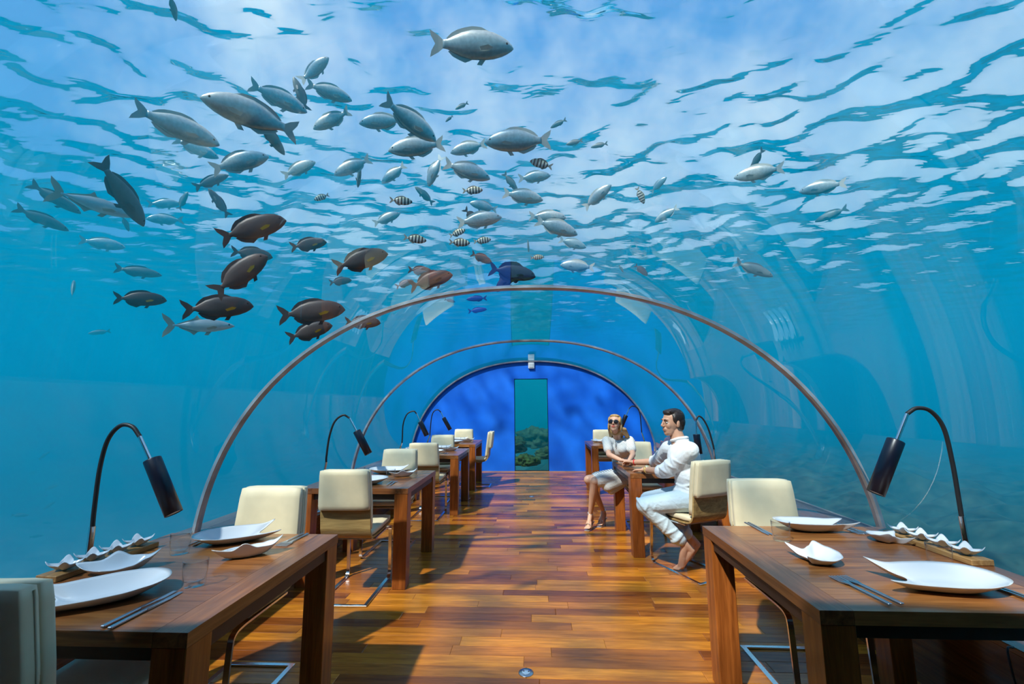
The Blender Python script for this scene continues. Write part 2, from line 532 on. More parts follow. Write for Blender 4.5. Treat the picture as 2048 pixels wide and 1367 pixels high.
# ------------------------------------------------------------------ the sea: water body, wavy surface, seabed, corals
SURF = 6.2
m = bpy.data.materials.new('sea_water_volume'); m.use_nodes = True
nt = m.node_tree; nt.nodes.remove(nt.nodes['Principled BSDF'])
vsn = nt.nodes.new('ShaderNodeVolumeScatter'); vsn.inputs['Color'].default_value = (.0005, .385, .545, 1); vsn.inputs['Density'].default_value = .1
vsn.inputs['Anisotropy'].default_value = 0.0
van = nt.nodes.new('ShaderNodeVolumeAbsorption'); van.inputs['Color'].default_value = (.03, .68, .975, 1); van.inputs['Density'].default_value = .08
vad = nt.nodes.new('ShaderNodeAddShader')
nt.links.new(vsn.outputs[0], vad.inputs[0]); nt.links.new(van.outputs[0], vad.inputs[1])
nt.links.new(vad.outputs[0], nt.nodes['Material Output'].inputs['Volume'])
S = 75.0; ZT = SURF + .8; ZB = -9.0
bv = [(-S, -S, ZB), (S, -S, ZB), (S, S, ZB), (-S, S, ZB), (-S, -S, ZT), (S, -S, ZT), (S, S, ZT), (-S, S, ZT)]
bf = [(0, 3, 2, 1), (4, 5, 6, 7), (0, 1, 5, 4), (1, 2, 6, 5), (2, 3, 7, 6), (3, 0, 4, 7)]
pts = arch(T + .012, 57, .04)
pts = pts + [(pts[-1][0], -.3), (pts[0][0], -.3)]
k = len(pts)
cv = [(x, Y0 - .1, z) for x, z in pts] + [(x, Y1 + .1, z) for x, z in pts]
cf = [(i, (i + 1) % k, k + (i + 1) % k, k + i) for i in range(k)] + [tuple(range(k))[::-1], tuple(range(k, 2 * k))]   # faces look into the dry cavity
mb = MB(); mb.add(bv, bf); mb.add(cv, cf)
tag(mb.build('sea_water', m), 'clear turquoise sea water all around the tunnel', 'water', kind='stuff')
mb = MB()
mb.box(min(p[0] for p in pts) + .02, max(p[0] for p in pts) - .02, Y0 - .08, Y1 + .08, -.28, -.145)
tag(mb.build('hull_base', M['hull']), 'dark hull slab carrying the tunnel floor', kind='structure')

# surface seen from below: sky inside the critical angle, mirrored sea beyond it, on real waves
m = bpy.data.materials.new('sea_surface_skin'); m.use_nodes = True
nt = m.node_tree; nt.nodes.remove(nt.nodes['Principled BSDF'])
N = nt.nodes.new; L = nt.links.new
tr = N('ShaderNodeBsdfTransparent'); gl = N('ShaderNodeBsdfGlossy')
gl.inputs['Roughness'].default_value = .03; gl.inputs['Color'].default_value = (.92, .97, 1, 1)
fr = N('ShaderNodeFresnel'); fr.inputs['IOR'].default_value = 1.095
mx = N('ShaderNodeMixShader')
L(fr.outputs[0], mx.inputs[0]); L(tr.outputs[0], mx.inputs[1]); L(gl.outputs[0], mx.inputs[2]); L(mx.outputs[0], nt.nodes['Material Output'].inputs['Surface'])
# noise in the transparent colour casts painted caustic dapples, faded towards the horizon
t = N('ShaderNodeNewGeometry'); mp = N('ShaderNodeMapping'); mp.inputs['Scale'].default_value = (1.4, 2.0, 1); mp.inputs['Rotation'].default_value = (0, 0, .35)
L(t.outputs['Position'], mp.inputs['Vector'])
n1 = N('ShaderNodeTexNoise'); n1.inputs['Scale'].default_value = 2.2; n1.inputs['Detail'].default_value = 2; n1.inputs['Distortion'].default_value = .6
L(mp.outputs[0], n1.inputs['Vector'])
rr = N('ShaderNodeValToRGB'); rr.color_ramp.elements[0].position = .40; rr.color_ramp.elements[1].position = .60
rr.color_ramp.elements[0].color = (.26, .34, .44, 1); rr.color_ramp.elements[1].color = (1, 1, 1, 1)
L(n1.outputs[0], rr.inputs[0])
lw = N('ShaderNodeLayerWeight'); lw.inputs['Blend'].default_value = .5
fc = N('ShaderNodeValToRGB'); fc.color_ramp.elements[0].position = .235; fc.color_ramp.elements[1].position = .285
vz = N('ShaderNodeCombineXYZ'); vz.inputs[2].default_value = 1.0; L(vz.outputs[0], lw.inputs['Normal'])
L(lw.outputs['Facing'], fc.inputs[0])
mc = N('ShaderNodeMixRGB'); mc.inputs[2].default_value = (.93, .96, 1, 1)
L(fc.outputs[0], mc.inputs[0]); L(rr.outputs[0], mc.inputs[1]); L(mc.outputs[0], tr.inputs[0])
# fine chop on top of the modelled waves
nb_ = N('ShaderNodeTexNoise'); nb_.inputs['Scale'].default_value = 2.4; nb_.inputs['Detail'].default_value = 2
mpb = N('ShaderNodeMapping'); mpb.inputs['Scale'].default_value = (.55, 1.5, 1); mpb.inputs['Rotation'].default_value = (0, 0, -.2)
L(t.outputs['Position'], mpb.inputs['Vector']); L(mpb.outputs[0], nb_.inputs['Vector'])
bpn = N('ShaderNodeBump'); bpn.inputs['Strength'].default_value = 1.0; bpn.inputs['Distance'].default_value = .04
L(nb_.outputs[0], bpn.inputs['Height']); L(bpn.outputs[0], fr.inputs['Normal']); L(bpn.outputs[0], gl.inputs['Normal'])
rng = np.random.default_rng(5)
n = 760
q = np.linspace(-1, 1, n)
ax_ = 74 * np.sign(q) * (0.24 * abs(q) + 0.76 * abs(q) ** 3)
X, Yg = np.meshgrid(ax_, ax_ + 6)
Z = 0 * X
for i in range(130):
    lam = 10 ** rng.uniform(math.log10(.38), math.log10(1.7)); ang = rng.normal(1.35, .85); ph = rng.uniform(0, 6.283)
    fade = np.clip(1.3 - np.hypot(X, Yg) / (lam * 32), 0, 1)
    Z += fade * .0052 * lam ** .95 * np.sin((X * math.cos(ang) + Yg * math.sin(ang)) * 6.283 / lam + ph)
Z += SURF
V = np.stack([X.ravel(), Yg.ravel(), Z.ravel()], 1)
idx = np.arange(n * n).reshape(n, n)
Fq = np.stack([idx[:-1, :-1].ravel(), idx[:-1, 1:].ravel(), idx[1:, 1:].ravel(), idx[1:, :-1].ravel()], 1)
me = bpy.data.meshes.new('sea_surface')
me.from_pydata(V.tolist(), [], Fq.tolist())
me.polygons.foreach_set('use_smooth', [True] * len(me.polygons))
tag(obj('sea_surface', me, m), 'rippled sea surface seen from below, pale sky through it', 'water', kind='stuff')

# seabed: low on the left, rising to the reef on the right and beyond the blue wall
def seabed_z(x, y):
    z = -7.6 + 6.6 / (1 + np.exp(-(x - 1.6) * .7)) + np.exp(-(x / 9.0) ** 2) * 2.3 / (1 + np.exp(-(y - 10.5) * .9)) * np.clip(1 - x / 6, 0, 1.4)
    z = z + np.exp(-(x / 7.0) ** 2) * 1.5 / (1 + np.exp(-(y - 15.5) * .8)) * (x < 3) 
    z = z - .05 * np.clip(x - 6, 0, 60) * .8
    return z
nb = 260
ax_ = 74 * np.sign(q[::2]) * (0.22 * abs(q[::2]) + 0.78 * abs(q[::2]) ** 3)
X, Yg = np.meshgrid(ax_, ax_ + 6)
Z = seabed_z(X, Yg)
for i in range(60):
    lam = 10 ** rng.uniform(-.2, .55); ang = rng.uniform(0, PI); ph = rng.uniform(0, 6.283)
    fade = np.clip(1.4 - np.hypot(X, Yg) / (lam * 20), 0, 1)
    Z += fade * .028 * lam ** .8 * np.sin((X * math.cos(ang) + Yg * math.sin(ang)) * 6.283 / lam + ph)
inside = (abs(X - AX) < 3.3) & (Yg > Y0 - .5) & (Yg < Y1 + .6)
Z = np.where(inside, np.minimum(Z, -.75), Z)
nq = X.shape[0]
idx = np.arange(nq * nq).reshape(nq, nq)
Fq = np.stack([idx[:-1, :-1].ravel(), idx[:-1, 1:].ravel(), idx[1:, 1:].ravel(), idx[1:, :-1].ravel()], 1)
me = bpy.data.meshes.new('seabed')
me.from_pydata(np.stack([X.ravel(), Yg.ravel(), Z.ravel()], 1).tolist(), [], Fq.tolist())
me.polygons.foreach_set('use_smooth', [True] * len(me.polygons))
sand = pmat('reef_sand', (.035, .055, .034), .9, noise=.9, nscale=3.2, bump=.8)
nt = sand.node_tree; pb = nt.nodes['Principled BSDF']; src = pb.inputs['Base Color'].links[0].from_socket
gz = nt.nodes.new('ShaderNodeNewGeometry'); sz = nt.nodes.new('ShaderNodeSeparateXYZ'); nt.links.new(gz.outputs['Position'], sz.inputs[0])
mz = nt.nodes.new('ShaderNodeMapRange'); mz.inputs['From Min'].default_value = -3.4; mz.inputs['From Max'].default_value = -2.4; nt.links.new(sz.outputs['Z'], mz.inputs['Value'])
ms = nt.nodes.new('ShaderNodeMixRGB'); ms.inputs[1].default_value = (.62, .58, .46, 1); nt.links.new(mz.outputs[0], ms.inputs[0]); nt.links.new(src, ms.inputs[2]); nt.links.new(ms.outputs[0], pb.inputs['Base Color'])  # bright deep sand added to lighten the sea mirrored in the surface
tag(obj('seabed', me, sand), 'greenish coral rubble seabed outside the tunnel', kind='structure')

def to_mesh(o):
    dg = bpy.context.evaluated_depsgraph_get()
    me = bpy.data.meshes.new_from_object(o.evaluated_get(dg))
    return me

def coral(name, loc, r, col, seed, label, lobes=7, flat=.7, group='corals on the reef outside'):
    rg = random.Random(seed)
    bm = bmesh.new()
    bmesh.ops.create_icosphere(bm, subdivisions=5, radius=1.0)
    dirs = [Vector((rg.gauss(0, 1), rg.gauss(0, 1), abs(rg.gauss(0, .8)))).normalized() for _ in range(lobes)]
    for v in bm.verts:
        d = v.co.normalized()
        k = 1 + .35 * max([max(0, d.dot(a)) ** 6 for a in dirs])
        k += .06 * math.sin(d.x * 17 + seed) * math.sin(d.y * 19) * math.sin(d.z * 15 + seed)
        k += .34 * noise.turbulence(d * 2.2 + Vector((seed, 0, 0)), 4, False) - .15
        v.co = Vector((d.x * k, d.y * k, d.z * k * flat)) * r
        if v.co.z < -.25 * r: v.co.z = -.25 * r
    o = MB().bm(bm, None, True).build(name, pmat('coral_%d' % seed, col, .9, noise=.5, nscale=9, bump=.8))
    o.location = loc
    return tag(o, label, 'coral', group)
coral('coral_boulder', (-.28, 11.7, -.06), .30, (.06, .085, .022), 3, 'rounded olive coral head behind the left of the glass panel')
coral('coral_boulder', (.26, 12.5, .02), .30, (.05, .085, .04), 4, 'knobbly green coral low behind the right of the glass panel')
coral('coral_boulder', (-.75, 13.2, .15), .45, (.04, .07, .035), 5, 'dark coral mound partly hidden left of the glass panel')
coral('coral_boulder', (.10, 15.6, .15), .70, (.04, .07, .04), 6, 'broad dark coral mound furthest behind the glass panel', 9, .6)
coral('coral_rock', (3.18, 11.2, .22), .28, (.24, .12, .07), 8, 'reddish brown coral rock just outside the vault behind the woman', 9, 1.0)
for i, (x, yy, r) in enumerate(((6.2, 4.6, .4), (7.6, 6.0, .55), (5.4, 7.4, .35), (8.6, 3.9, .5))):
    coral('coral_mound', (x, yy, float(seabed_z(np.float64(x), np.float64(yy))) + .1), r, (.10, .15, .07), 20 + i,
          ['low dark coral mound nearest the right lamp on the murky seabed', 'largest low coral mound on the murky seabed right of the tunnel', 'coral mound furthest along the right seabed', 'coral mound at the right edge of the murky seabed'][i], 8, .55, 'coral mounds on the right seabed')

# ------------------------------------------------------------------ tables
D_T = .986
def make_table(name, w, label):
    """table spanning x 0..w (aisle edge at x=0, wall edge at x=w), y 0..D_T"""
    t = empty(name)
    tag(t, label, 'table', 'dining tables along the tunnel')
    L_ = .11; H_ = .75; TH = .042
    top = MB().box(.002, w - .002, .002, D_T - .002, H_ - TH, H_ - .003).build('tabletop', M['table_y'], t)
    n = 8; bw = .105
    yb = D_T / n
    for i in range(n):
        MB().box(bw, w - bw, i * yb + .0002, (i + 1) * yb - .0002, H_ - TH - .0005, H_).build('board', M['table_x'], top)
    for x in (0, w - bw):
        MB().box(x + (.0 if x == 0 else .0006), x + bw - (.0006 if x == 0 else 0), 0, D_T, H_ - TH - .0005, H_ + .0002, .0008).build('edge_board', M['table_y'], top)
    ap = H_ - TH
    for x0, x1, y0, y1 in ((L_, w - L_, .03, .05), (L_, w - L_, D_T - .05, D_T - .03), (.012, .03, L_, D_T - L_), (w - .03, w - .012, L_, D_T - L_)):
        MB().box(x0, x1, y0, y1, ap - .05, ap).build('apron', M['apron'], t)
    for x in (0, w - L_):
        for yy in (0, D_T - L_):
            MB().box(x + .002, x + L_ - .002, yy + .002, yy + L_ - .002, 0, ap, .0025).build('leg', M['table_z'], t)
    return t
TL = [1.332, 3.565, 5.884, 7.536]
TR = [1.542, 4.342, 7.222]
XL, XR = -1.015, .886
tabs_l = []
lab_l = ['nearest left dining table set with white plates beside the dark chair', 'second left dining table between two cream chairs, lamp behind it',
         'third left dining table from the camera, set with plates', 'last left dining table against the blue end wall']
lab_r = ['nearest right dining table set with white plates and two forks', 'dining table between the seated man and woman',
         'far right dining table by the blue wall behind the woman']
base_l = make_table('dining_table', .885, lab_l[0])
for ch in [base_l]:
    pass
for i, yy in enumerate(TL):
    o = base_l if i == 0 else copy_tree(base_l)
    o.location = (XL, yy, 0); o.scale = (-1, 1, 1)
    o['label'] = lab_l[i]; tabs_l.append(o)
base_r = make_table('dining_table', .93, lab_r[0])
for i, yy in enumerate(TR):
    o = base_r if i == 0 else copy_tree(base_r)
    o.location = (XR, yy, 0)
    o['label'] = lab_r[i]

# ------------------------------------------------------------------ cantilever chairs (face +y, origin on the floor under the seat)
def make_chair():
    c = empty('cantilever_chair')
    tag(c, '', 'chair', 'cream cantilever dining chairs')
    W = .372
    # plywood shell: seat pan curving up into the back
    prof = smooth_path([(0, .245, .452), (0, .15, .444), (0, 0, .438), (0, -.14, .437), (0, -.212, .452), (0, -.246, .50), (0, -.258, .58), (0, -.268, .66), (0, -.272, .70)], 4)
    MB().ribbon(prof, W - .004, .014).build('shell', M['shell'], c)
    def seat_fn(p):
        x, y, z = p
        z += -.02 * math.exp(-((y + .02) / .16) ** 2) * (1 - (2 * x / W) ** 2) * (1 if z > 0 else 0)
        z += .010 * max(0, y / .22) ** 2 - .0
        return (x, y + .018, z + .4725)
    MB().bm(rbox(W, .46, .052, .024, fn=seat_fn), None, True).build('seat_pad', M['leather'], c)
    def back_fn(p):
        x, y, z = p
        zz = z + .722
        yy = -.250 - .05 * (zz - .5) / .43 + y + .032 - .012 * (1 - (2 * x / W) ** 2)
        k = 1 - .05 * max(0, (zz - .72)) / .2
        return (x * k, yy, zz)
    MB().bm(rbox(W, .046, .436, .016, fn=back_fn), None, True).build('back_pad', M['leather'], c)
    def sleeve_fn(p):
        x, y, z = p
        zz = z + .796
        yy = -.262 - .05 * (zz - .5) / .43 + y - .003 - .006 * (1 - (2 * x / W) ** 2)
        k = 1 - .05 * max(0, (zz - .72)) / .2
        return (x * k, yy, zz)
    sl = MB().bm(rbox(W + .001, .054, .286, .012, fn=sleeve_fn), None, True).build('back_sleeve', M['leather'], c)
    # seam line round the sleeve
    sm = []
    for sx in (-1, 1):
        for kk in range(9):
            zz = .665 + .26 * kk / 8
            k = 1 - .05 * max(0, (zz - .72)) / .2
            sm.append((sx * (W / 2 + .001) * k, -.262 - .05 * (zz - .5) / .43 + .008, zz) if sx < 0 else None)
    pl = [p for p in sm if p]
    MB().tube(pl, .0028, 6).build('seam', M['piping'], sl)
    MB().tube([(-x, y, z) for x, y, z in pl], .0028, 6).build('seam', M['piping'], sl)
    fr_ = empty('frame', parent=c)
    for s in (-1, 1):
        x = s * (W / 2 - .012)
        path = [(x, -.16, .420)] + smooth_path([(x, -.10, .420), (x, .10, .420), (x, .20, .418), (x, .245, .405), (x, .262, .37), (x, .272, .25), (x, .282, .10), (x, .280, .045), (x, .262, .015), (x, .225, .006), (x, .10, .006), (x, -.262, .006)], 5)
        MB().ribbon(path, .026, .010).build('side_bar', M['chrome'], fr_)
    MB().box(-W / 2 + .0, W / 2 - .0, -.286, -.260, .001, .011, .002).build('rear_bar', M['chrome'], fr_)
    MB().box(-W / 2 + .02, W / 2 - .02, .10, .13, .414, .430, .002).build('seat_bar', M['steel'], fr_)
    MB().box(-W / 2 + .02, W / 2 - .02, -.15, -.12, .414, .430, .002).build('seat_bar', M['steel'], fr_)
    return c
CHAIRS = [
    ((-1.50, 1.475), 0.0, 'nearest chair in deep shade at the bottom left corner, seen from behind'),
    ((-1.515, 2.28), PI, 'cream chair facing the camera across the nearest left table'),
    ((-1.395, 3.545), 0.02, 'cream chair with wood back panel, seen from behind at the second left table'),
    ((-1.455, 4.50), PI, 'cream chair facing the camera across the second left table'),
    ((-1.395, 5.86), 0.0, 'cream chair seen from behind at the third left table'),
    ((-1.475, 6.80), PI, 'cream chair facing the camera across the third left table'),
    ((-1.41, 8.50), PI, 'furthest cream chair facing the camera by the blue wall on the left'),
    ((-1.085, 7.98), PI / 2, 'cream chair seen side on in the aisle at the last left table'),
    ((1.355, 2.56), PI, 'cream chair facing the camera across the nearest right table'),
    ((1.305, 4.06), .45, 'cream chair the man sits on, seen from behind'),
    ((1.225, 5.36), PI - .05, 'cream chair the woman sits on, facing the camera'),
    ((1.245, 8.10), PI, 'cream chair by the blue wall behind the woman'),
]
chair0 = make_chair()
for i, ((x, y), rz, lab) in enumerate(CHAIRS):
    o = chair0 if i == 0 else copy_tree(chair0)
    o.location = (x, y, 0); o.rotation_euler = (0, 0, rz); o['label'] = lab

# ------------------------------------------------------------------ gooseneck lamps
def make_lamp(base, side, neck, rod, shade, label, y_off=None):
    """neck, rod, shade: points relative to the base foot (on the ledge); side +1 leans to +x"""
    t = tag(empty('gooseneck_lamp', base), label, 'lamp', 'gooseneck lamps along the ledges')
    v = [Vector(p) for p in neck]
    MB().lathe([(.055, 0), (.055, .008), (.050, .012), (.012, .014), (0, .014)], 28).build('base_plate', M['steel'], t)
    MB().tube([(0, 0, .01), v[0] * .5, v[0]], .0125, 14).build('base_rod', M['chrome'], t)
    sm = smooth_path([v[0] - (v[1] - v[0]) * .02] + v[1:], 8)
    MB().tube(sm, .0095, 12).build('neck', M['rubber'], t)
    MB().tube([v[-1], (v[-1] + Vector(rod)) / 2, Vector(rod)], .0085, 12).build('rod', M['chrome'], t)
    a, b = Vector(shade[0]), Vector(shade[1])
    q = (b - a).to_track_quat('Z', 'Y').to_matrix().to_4x4()
    Mx = Matrix.Translation(a) @ q
    l = (b - a).length; r = shade[2]
    sh = MB().lathe([(0, 0), (r * .96, 0), (r, .004), (r, l), (r - .003, l), (r - .003, .06), (0, .05)], 32, Mx).build('shade', M['black'], t)
    MB().lathe([(r - .0035, l - .004), (r - .0035, .065), (r * .4, .055), (0, .055)], 28, Mx).build('reflector', M['lampin'], sh)
    MB().lathe([(0, .06), (.016, .065), (.022, l * .55), (.015, l * .75), (0, l * .8)], 16, Mx).build('bulb', M['white'], sh)
    return t
def lamp_px(y, foot, pix, rod, s0, s1, r, label):
    """lamp standing on the ledge in the plane y; outline read off the photograph"""
    P = [on_y(u, v, y) for u, v in pix]
    base = Vector((P[0].x + (P[0].x - P[1].x) * .6, y, LEDGE_Z + .0005)) if foot is None else Vector((foot, y, LEDGE_Z + .0005))
    rel = lambda p: on_y(p[0], p[1], y) - base
    return make_lamp(base, 1, [p - base for p in P], rel(rod), (rel(s0), rel(s1), r), label)
lamp_px(2.02, -2.045, [(180, 1040), (184, 1005), (196, 925), (213, 868), (238, 840), (262, 842), (277, 862)], (297, 908), (301, 908), (343, 1017), .036,
        'large black gooseneck lamp at the nearest left table')
lamp_px(4.20, -2.06, [(649, 918), (650, 905), (656, 868), (667, 838), (684, 825), (697, 831)], (710, 856), (711, 857), (734, 903), .036,
        'black gooseneck lamp rising behind the second left table')
lamp_px(6.30, -2.07, [(801, 882), (802, 872), (804, 845), (812, 825), (825, 819), (831, 824)], (838, 840), (838, 840), (851, 868), .036,
        'black gooseneck lamp at the third left table')
lamp_px(8.0, -2.07, [(857, 868), (858, 858), (861, 832), (866, 820), (874, 817), (880, 822)], (885, 833), (885, 833), (898, 857), .036,
        'smallest black gooseneck lamp against the blue wall on the left')
lamp_px(2.25, 1.995, [(1918, 1044), (1913, 1010), (1901, 935), (1885, 868), (1860, 834), (1832, 827), (1812, 838)], (1791, 890), (1789, 891), (1747, 996), .036,
        'large black gooseneck lamp at the nearest right table')
lamp_px(5.05, 1.985, [(1425, 904), (1422, 890), (1414, 862), (1404, 843), (1395, 837), (1390, 845)], (1390, 872), (1390, 873), (1395, 912), .036,
        'black gooseneck lamp behind the man')
lamp_px(7.9, 1.985, [(1281, 868), (1280, 855), (1278, 832), (1273, 819), (1263, 815), (1256, 820)], (1250, 834), (1250, 833), (1240, 856), .036,
        'small black gooseneck lamp behind the woman against the blue wall')
for x, y, lab in ((-2.03, 1.72, 'thin black lamp cord hanging below the nearest left table'), (1.90, 2.02, 'thin black lamp cord hanging below the nearest right table')):
    s = 1 if x > 0 else -1
    mb = MB(); mb.tube(smooth_path([(x, y, LEDGE_Z + .004), (x - s * .035, y - .01, LEDGE_Z - .01), (x - s * .05, y - .05, .25), (x - s * .03, y - .08, .10), (x - s * .04, y - .10, .006), (x - s * .12, y - .2, .006)], 6), .004, 8)
    tag(mb.build('lamp_cord', M['rubber']), lab, 'cord')
    
# ------------------------------------------------------------------ tableware
def polar_dish(name, outline, height, mat=None, rings=14, seg=72, flat=.55, th=.0045, foot=.004):
    """dish from a plan outline r(theta) and rim height h(theta); a solid shell with real thickness"""
    vs = []; fs = []
    def zt(t, h):
        s = max(0.0, (t - flat) / (1 - flat))
        return foot + h * (s * s * (1.6 - .6 * s)) + .0015 * (1 - t)
    for layer in (0, 1):
        b0 = len(vs)
        vs.append((0, 0, zt(0, 0) - (th if layer else 0)))
        for i in range(1, rings + 1):
            t = i / rings
            for k in range(seg):
                a = 2 * PI * k / seg
                x, y = outline(a)
                h = height(a)
                z = zt(t, h)
                if layer: z = max(0.0, z - th * (1.0 if t < .98 else .75))
                s = 1.0 if not layer else (1 - .010 * t)
                vs.append((x * t * s, y * t * s, z))
        for k in range(seg):
            k2 = (k + 1) % seg
            tri = (b0, b0 + 1 + k, b0 + 1 + k2)
            fs.append(tri if not layer else tri[::-1])
        for i in range(rings - 1):
            for k in range(seg):
                k2 = (k + 1) % seg
                qd = (b0 + 1 + i * seg + k, b0 + 1 + (i + 1) * seg + k, b0 + 1 + (i + 1) * seg + k2, b0 + 1 + i * seg + k2)
                fs.append(qd if not layer else qd[::-1])
    a0 = 1 + (rings - 1) * seg; b0 = 1 + rings * seg + 1 + (rings - 1) * seg
    for k in range(seg):
        k2 = (k + 1) % seg
        fs.append((a0 + k, b0 + k, b0 + k2, a0 + k2))
    return MB().add(vs, fs, True).mesh(name)

def closed_outline(ctrl):
    """closed Catmull-Rom through control points, resampled by angle parameter"""
    n = len(ctrl)
    P = [Vector((*c, 0)) for c in ctrl]
    def f(a):
        t = (a / (2 * PI)) * n
        i = int(t) % n; u = t - int(t)
        p0, p1, p2, p3 = P[(i - 1) % n], P[i], P[(i + 1) % n], P[(i + 2) % n]
        q = .5 * ((2 * p1) + (p2 - p0) * u + (2 * p0 - 5 * p1 + 4 * p2 - p3) * u * u + (3 * p1 - p0 - 3 * p2 + p3) * u ** 3)
        return q.x, q.y
    return f
def heights(hs):
    n = len(hs)
    def f(a):
        t = (a / (2 * PI)) * n; i = int(t) % n; u = t - int(t)
        u = u * u * (3 - 2 * u)
        return hs[i] * (1 - u) + hs[(i + 1) % n] * u
    return f
# long plate: rounded nose at +x, notched fish-tail end at -x
big_o = closed_outline([(x_, y_ * 1.18) for x_, y_ in [(.190, 0), (.172, .052), (.120, .082), (.04, .092), (-.05, .086), (-.125, .072), (-.192, .082), (-.122, .022), (-.122, -.018), (-.208, -.068), (-.12, -.082), (-.03, -.094), (.06, -.092), (.13, -.076), (.176, -.048)]])
big_h = heights([.046, .048, .050, .050, .048, .048, .062, .024, .020, .040, .034, .036, .038, .042, .046])
BIG = polar_dish('plate_body', big_o, big_h, seg=90, flat=.40)
# small plate: fan body, two swept tips
sm_o = closed_outline([(x_, y_ * 1.22) for x_, y_ in [(.088, 0), (.078, .040), (.045, .064), (.004, .076), (-.020, .050), (-.045, .036), (-.104, .050), (-.060, .000), (-.036, -.030), (-.036, -.070), (.010, -.066), (.050, -.056), (.080, -.030)]])
sm_h = heights([.030, .034, .040, .054, .038, .028, .044, .016, .016, .036, .026, .026, .030])
SMALL = polar_dish('plate_body', sm_o, sm_h, seg=78, flat=.45, th=.004)
leaf_o = closed_outline([(.120, .006), (.080, .040), (.035, .052), (-.01, .058), (-.055, .046), (-.115, .024), (-.080, -.014), (-.045, -.044), (0, -.054), (.045, -.048), (.085, -.022)])
leaf_h = heights([.058, .034, .036, .056, .034, .042, .024, .022, .020, .024, .036])
LEAF = polar_dish('plate_body', leaf_o, leaf_h, seg=66, flat=.42, th=.004)
bowl_o = lambda a: ((.046 + .014 * math.cos(4 * a)) * math.cos(a) * 1.0, (.046 + .014 * math.cos(4 * a)) * math.sin(a))
bowl_h = lambda a: .024 + .016 * max(0, math.cos(4 * a)) ** 2 - .004 * max(0, -math.cos(4 * a))
BOWL = polar_dish('bowl_body', bowl_o, bowl_h, seg=64, flat=.18, th=.003)
for me_ in (BIG, SMALL, LEAF, BOWL): me_.materials.append(M['china'])
GLASS = MB().lathe([(.0, 0), (.034, 0), (.0365, .004), (.0395, .05), (.041, .088), (.0402, .0885), (.0385, .05), (.0340, .020), (.022, .016), (.0, .015)], 32).mesh('tumbler')
GLASS.materials.append(M['glass'])
mb = MB()
mb.box(-.006, .006, -.100, .035, .004, .0068, .001)
mb.add([(-.006, .035, .004), (.006, .035, .004), (.0150, .060, .003), (-.0150, .060, .003), (-.006, .035, .0065), (.006, .035, .0065), (.0150, .060, .0052), (-.0150, .060, .0052)],
       [(3, 2, 1, 0), (4, 5, 6, 7), (0, 1, 5, 4), (1, 2, 6, 5), (2, 3, 7, 6), (3, 0, 4, 7)])
for i in range(4):
    x = -.0150 + i * .0086
    mb.box(x, x + .0042, .059, .105, .003, .0052, .0006)
FORK = mb.mesh('fork'); FORK.materials.append(M['steel'])
mb = MB()
mb.box(-.0055, .0055, -.115, -.01, .001, .0072, .0015)
mb.add([(-.0055, -.01, .001), (.0055, -.01, .001), (.008, .06, .001), (.003, .115, .001), (-.0035, .105, .001), (-.0055, -.01, .0068), (.0055, -.01, .0068), (.008, .06, .003), (.003, .115, .002), (-.0035, .105, .005)],
       [(4, 3, 2, 1, 0), (5, 6, 7, 8, 9), (0, 1, 6, 5), (1, 2, 7, 6), (2, 3, 8, 7), (3, 4, 9, 8), (4, 0, 5, 9)])
KNIFE = mb.mesh('knife'); KNIFE.materials.append(M['steel'])
ZTOP = .7508
def put(name, me, x, y, rz, label, cat, group, z=ZTOP, sc_=1.0, tilt=0.0):
    o = obj(name, me); o.location = (x, y, z); o.rotation_euler = (tilt, 0, rz); o.scale = (sc_,) * 3
    return tag(o, label, cat, group)
def plate(me, x, y, rz, label, group='white china plates', sc_=1.0, z=ZTOP, mir=False):
    o = put('plate', me, x, y, rz, label, 'plate', group, z, sc_)
    if mir: o.scale = (sc_, -sc_, sc_)
    return o
def board_of_bowls(x, y, rz, lab, labs, sc_=1.0, n=4):
    b = MB().box(-.045, .045, -.215, .215, 0, .022, .002).build('serving_board', M['board'])
    b.location = (x, y, ZTOP); b.rotation_euler = (0, 0, rz); b.scale = (sc_,) * 3
    tag(b, lab, 'serving board', 'oak boards carrying bowls')
    for i in range(n):
        yy = (-.150 + .1 * i) * sc_
        c, s = math.cos(rz), math.sin(rz)
        put('star_bowl', BOWL, x - s * yy, y + c * yy, rz + PI / 4 * (1 + .06 * i), labs[i], 'bowl', 'small white four pointed bowls', ZTOP + .0222 * sc_, .98 * sc_)
# nearest left table
plate(BIG, -1.485, 1.530, .62, 'large white plate in front of the dark chair, bottom left')
plate(LEAF, -1.668, 1.775, .62, 'white leaf shaped plate beside the bowls on the nearest left table', sc_=1.12)
plate(BIG, -1.475, 2.195, PI + .62, 'large white plate in front of the far chair, nearest left table', mir=True, sc_=.93)
plate(LEAF, -1.275, 1.985, .60, 'white leaf shaped plate near the aisle edge of the nearest left table', mir=True, sc_=1.15)
board_of_bowls(-1.835, 1.885, -.06, 'narrow oak board at the window edge of the nearest left table',
               ['star bowl nearest the camera on the left oak board', 'second star bowl from the camera on the left oak board', 'third star bowl from the camera on the left oak board', 'star bowl furthest from the camera on the left oak board'])
put('tumbler', GLASS, -1.600, 2.005, 0, 'empty clear tumbler near the bowls on the nearest left table', 'glass', 'clear tumblers')
put('tumbler', GLASS, -1.262, 1.665, 0, 'empty clear tumbler by the aisle on the nearest left table', 'glass', 'clear tumblers')
put('knife', KNIFE, -1.286, 1.478, -.03, 'inner of two steel knives right of the bottom left plate', 'knife', 'steel knives', sc_=1.16)
put('knife', KNIFE, -1.258, 1.470, -.02, 'aisle side of two steel knives right of the bottom left plate', 'knife', 'steel knives', sc_=1.16)
put('fork', FORK, -1.700, 1.545, .05, 'window side of two forks behind the bottom left plate', 'fork', 'steel forks')
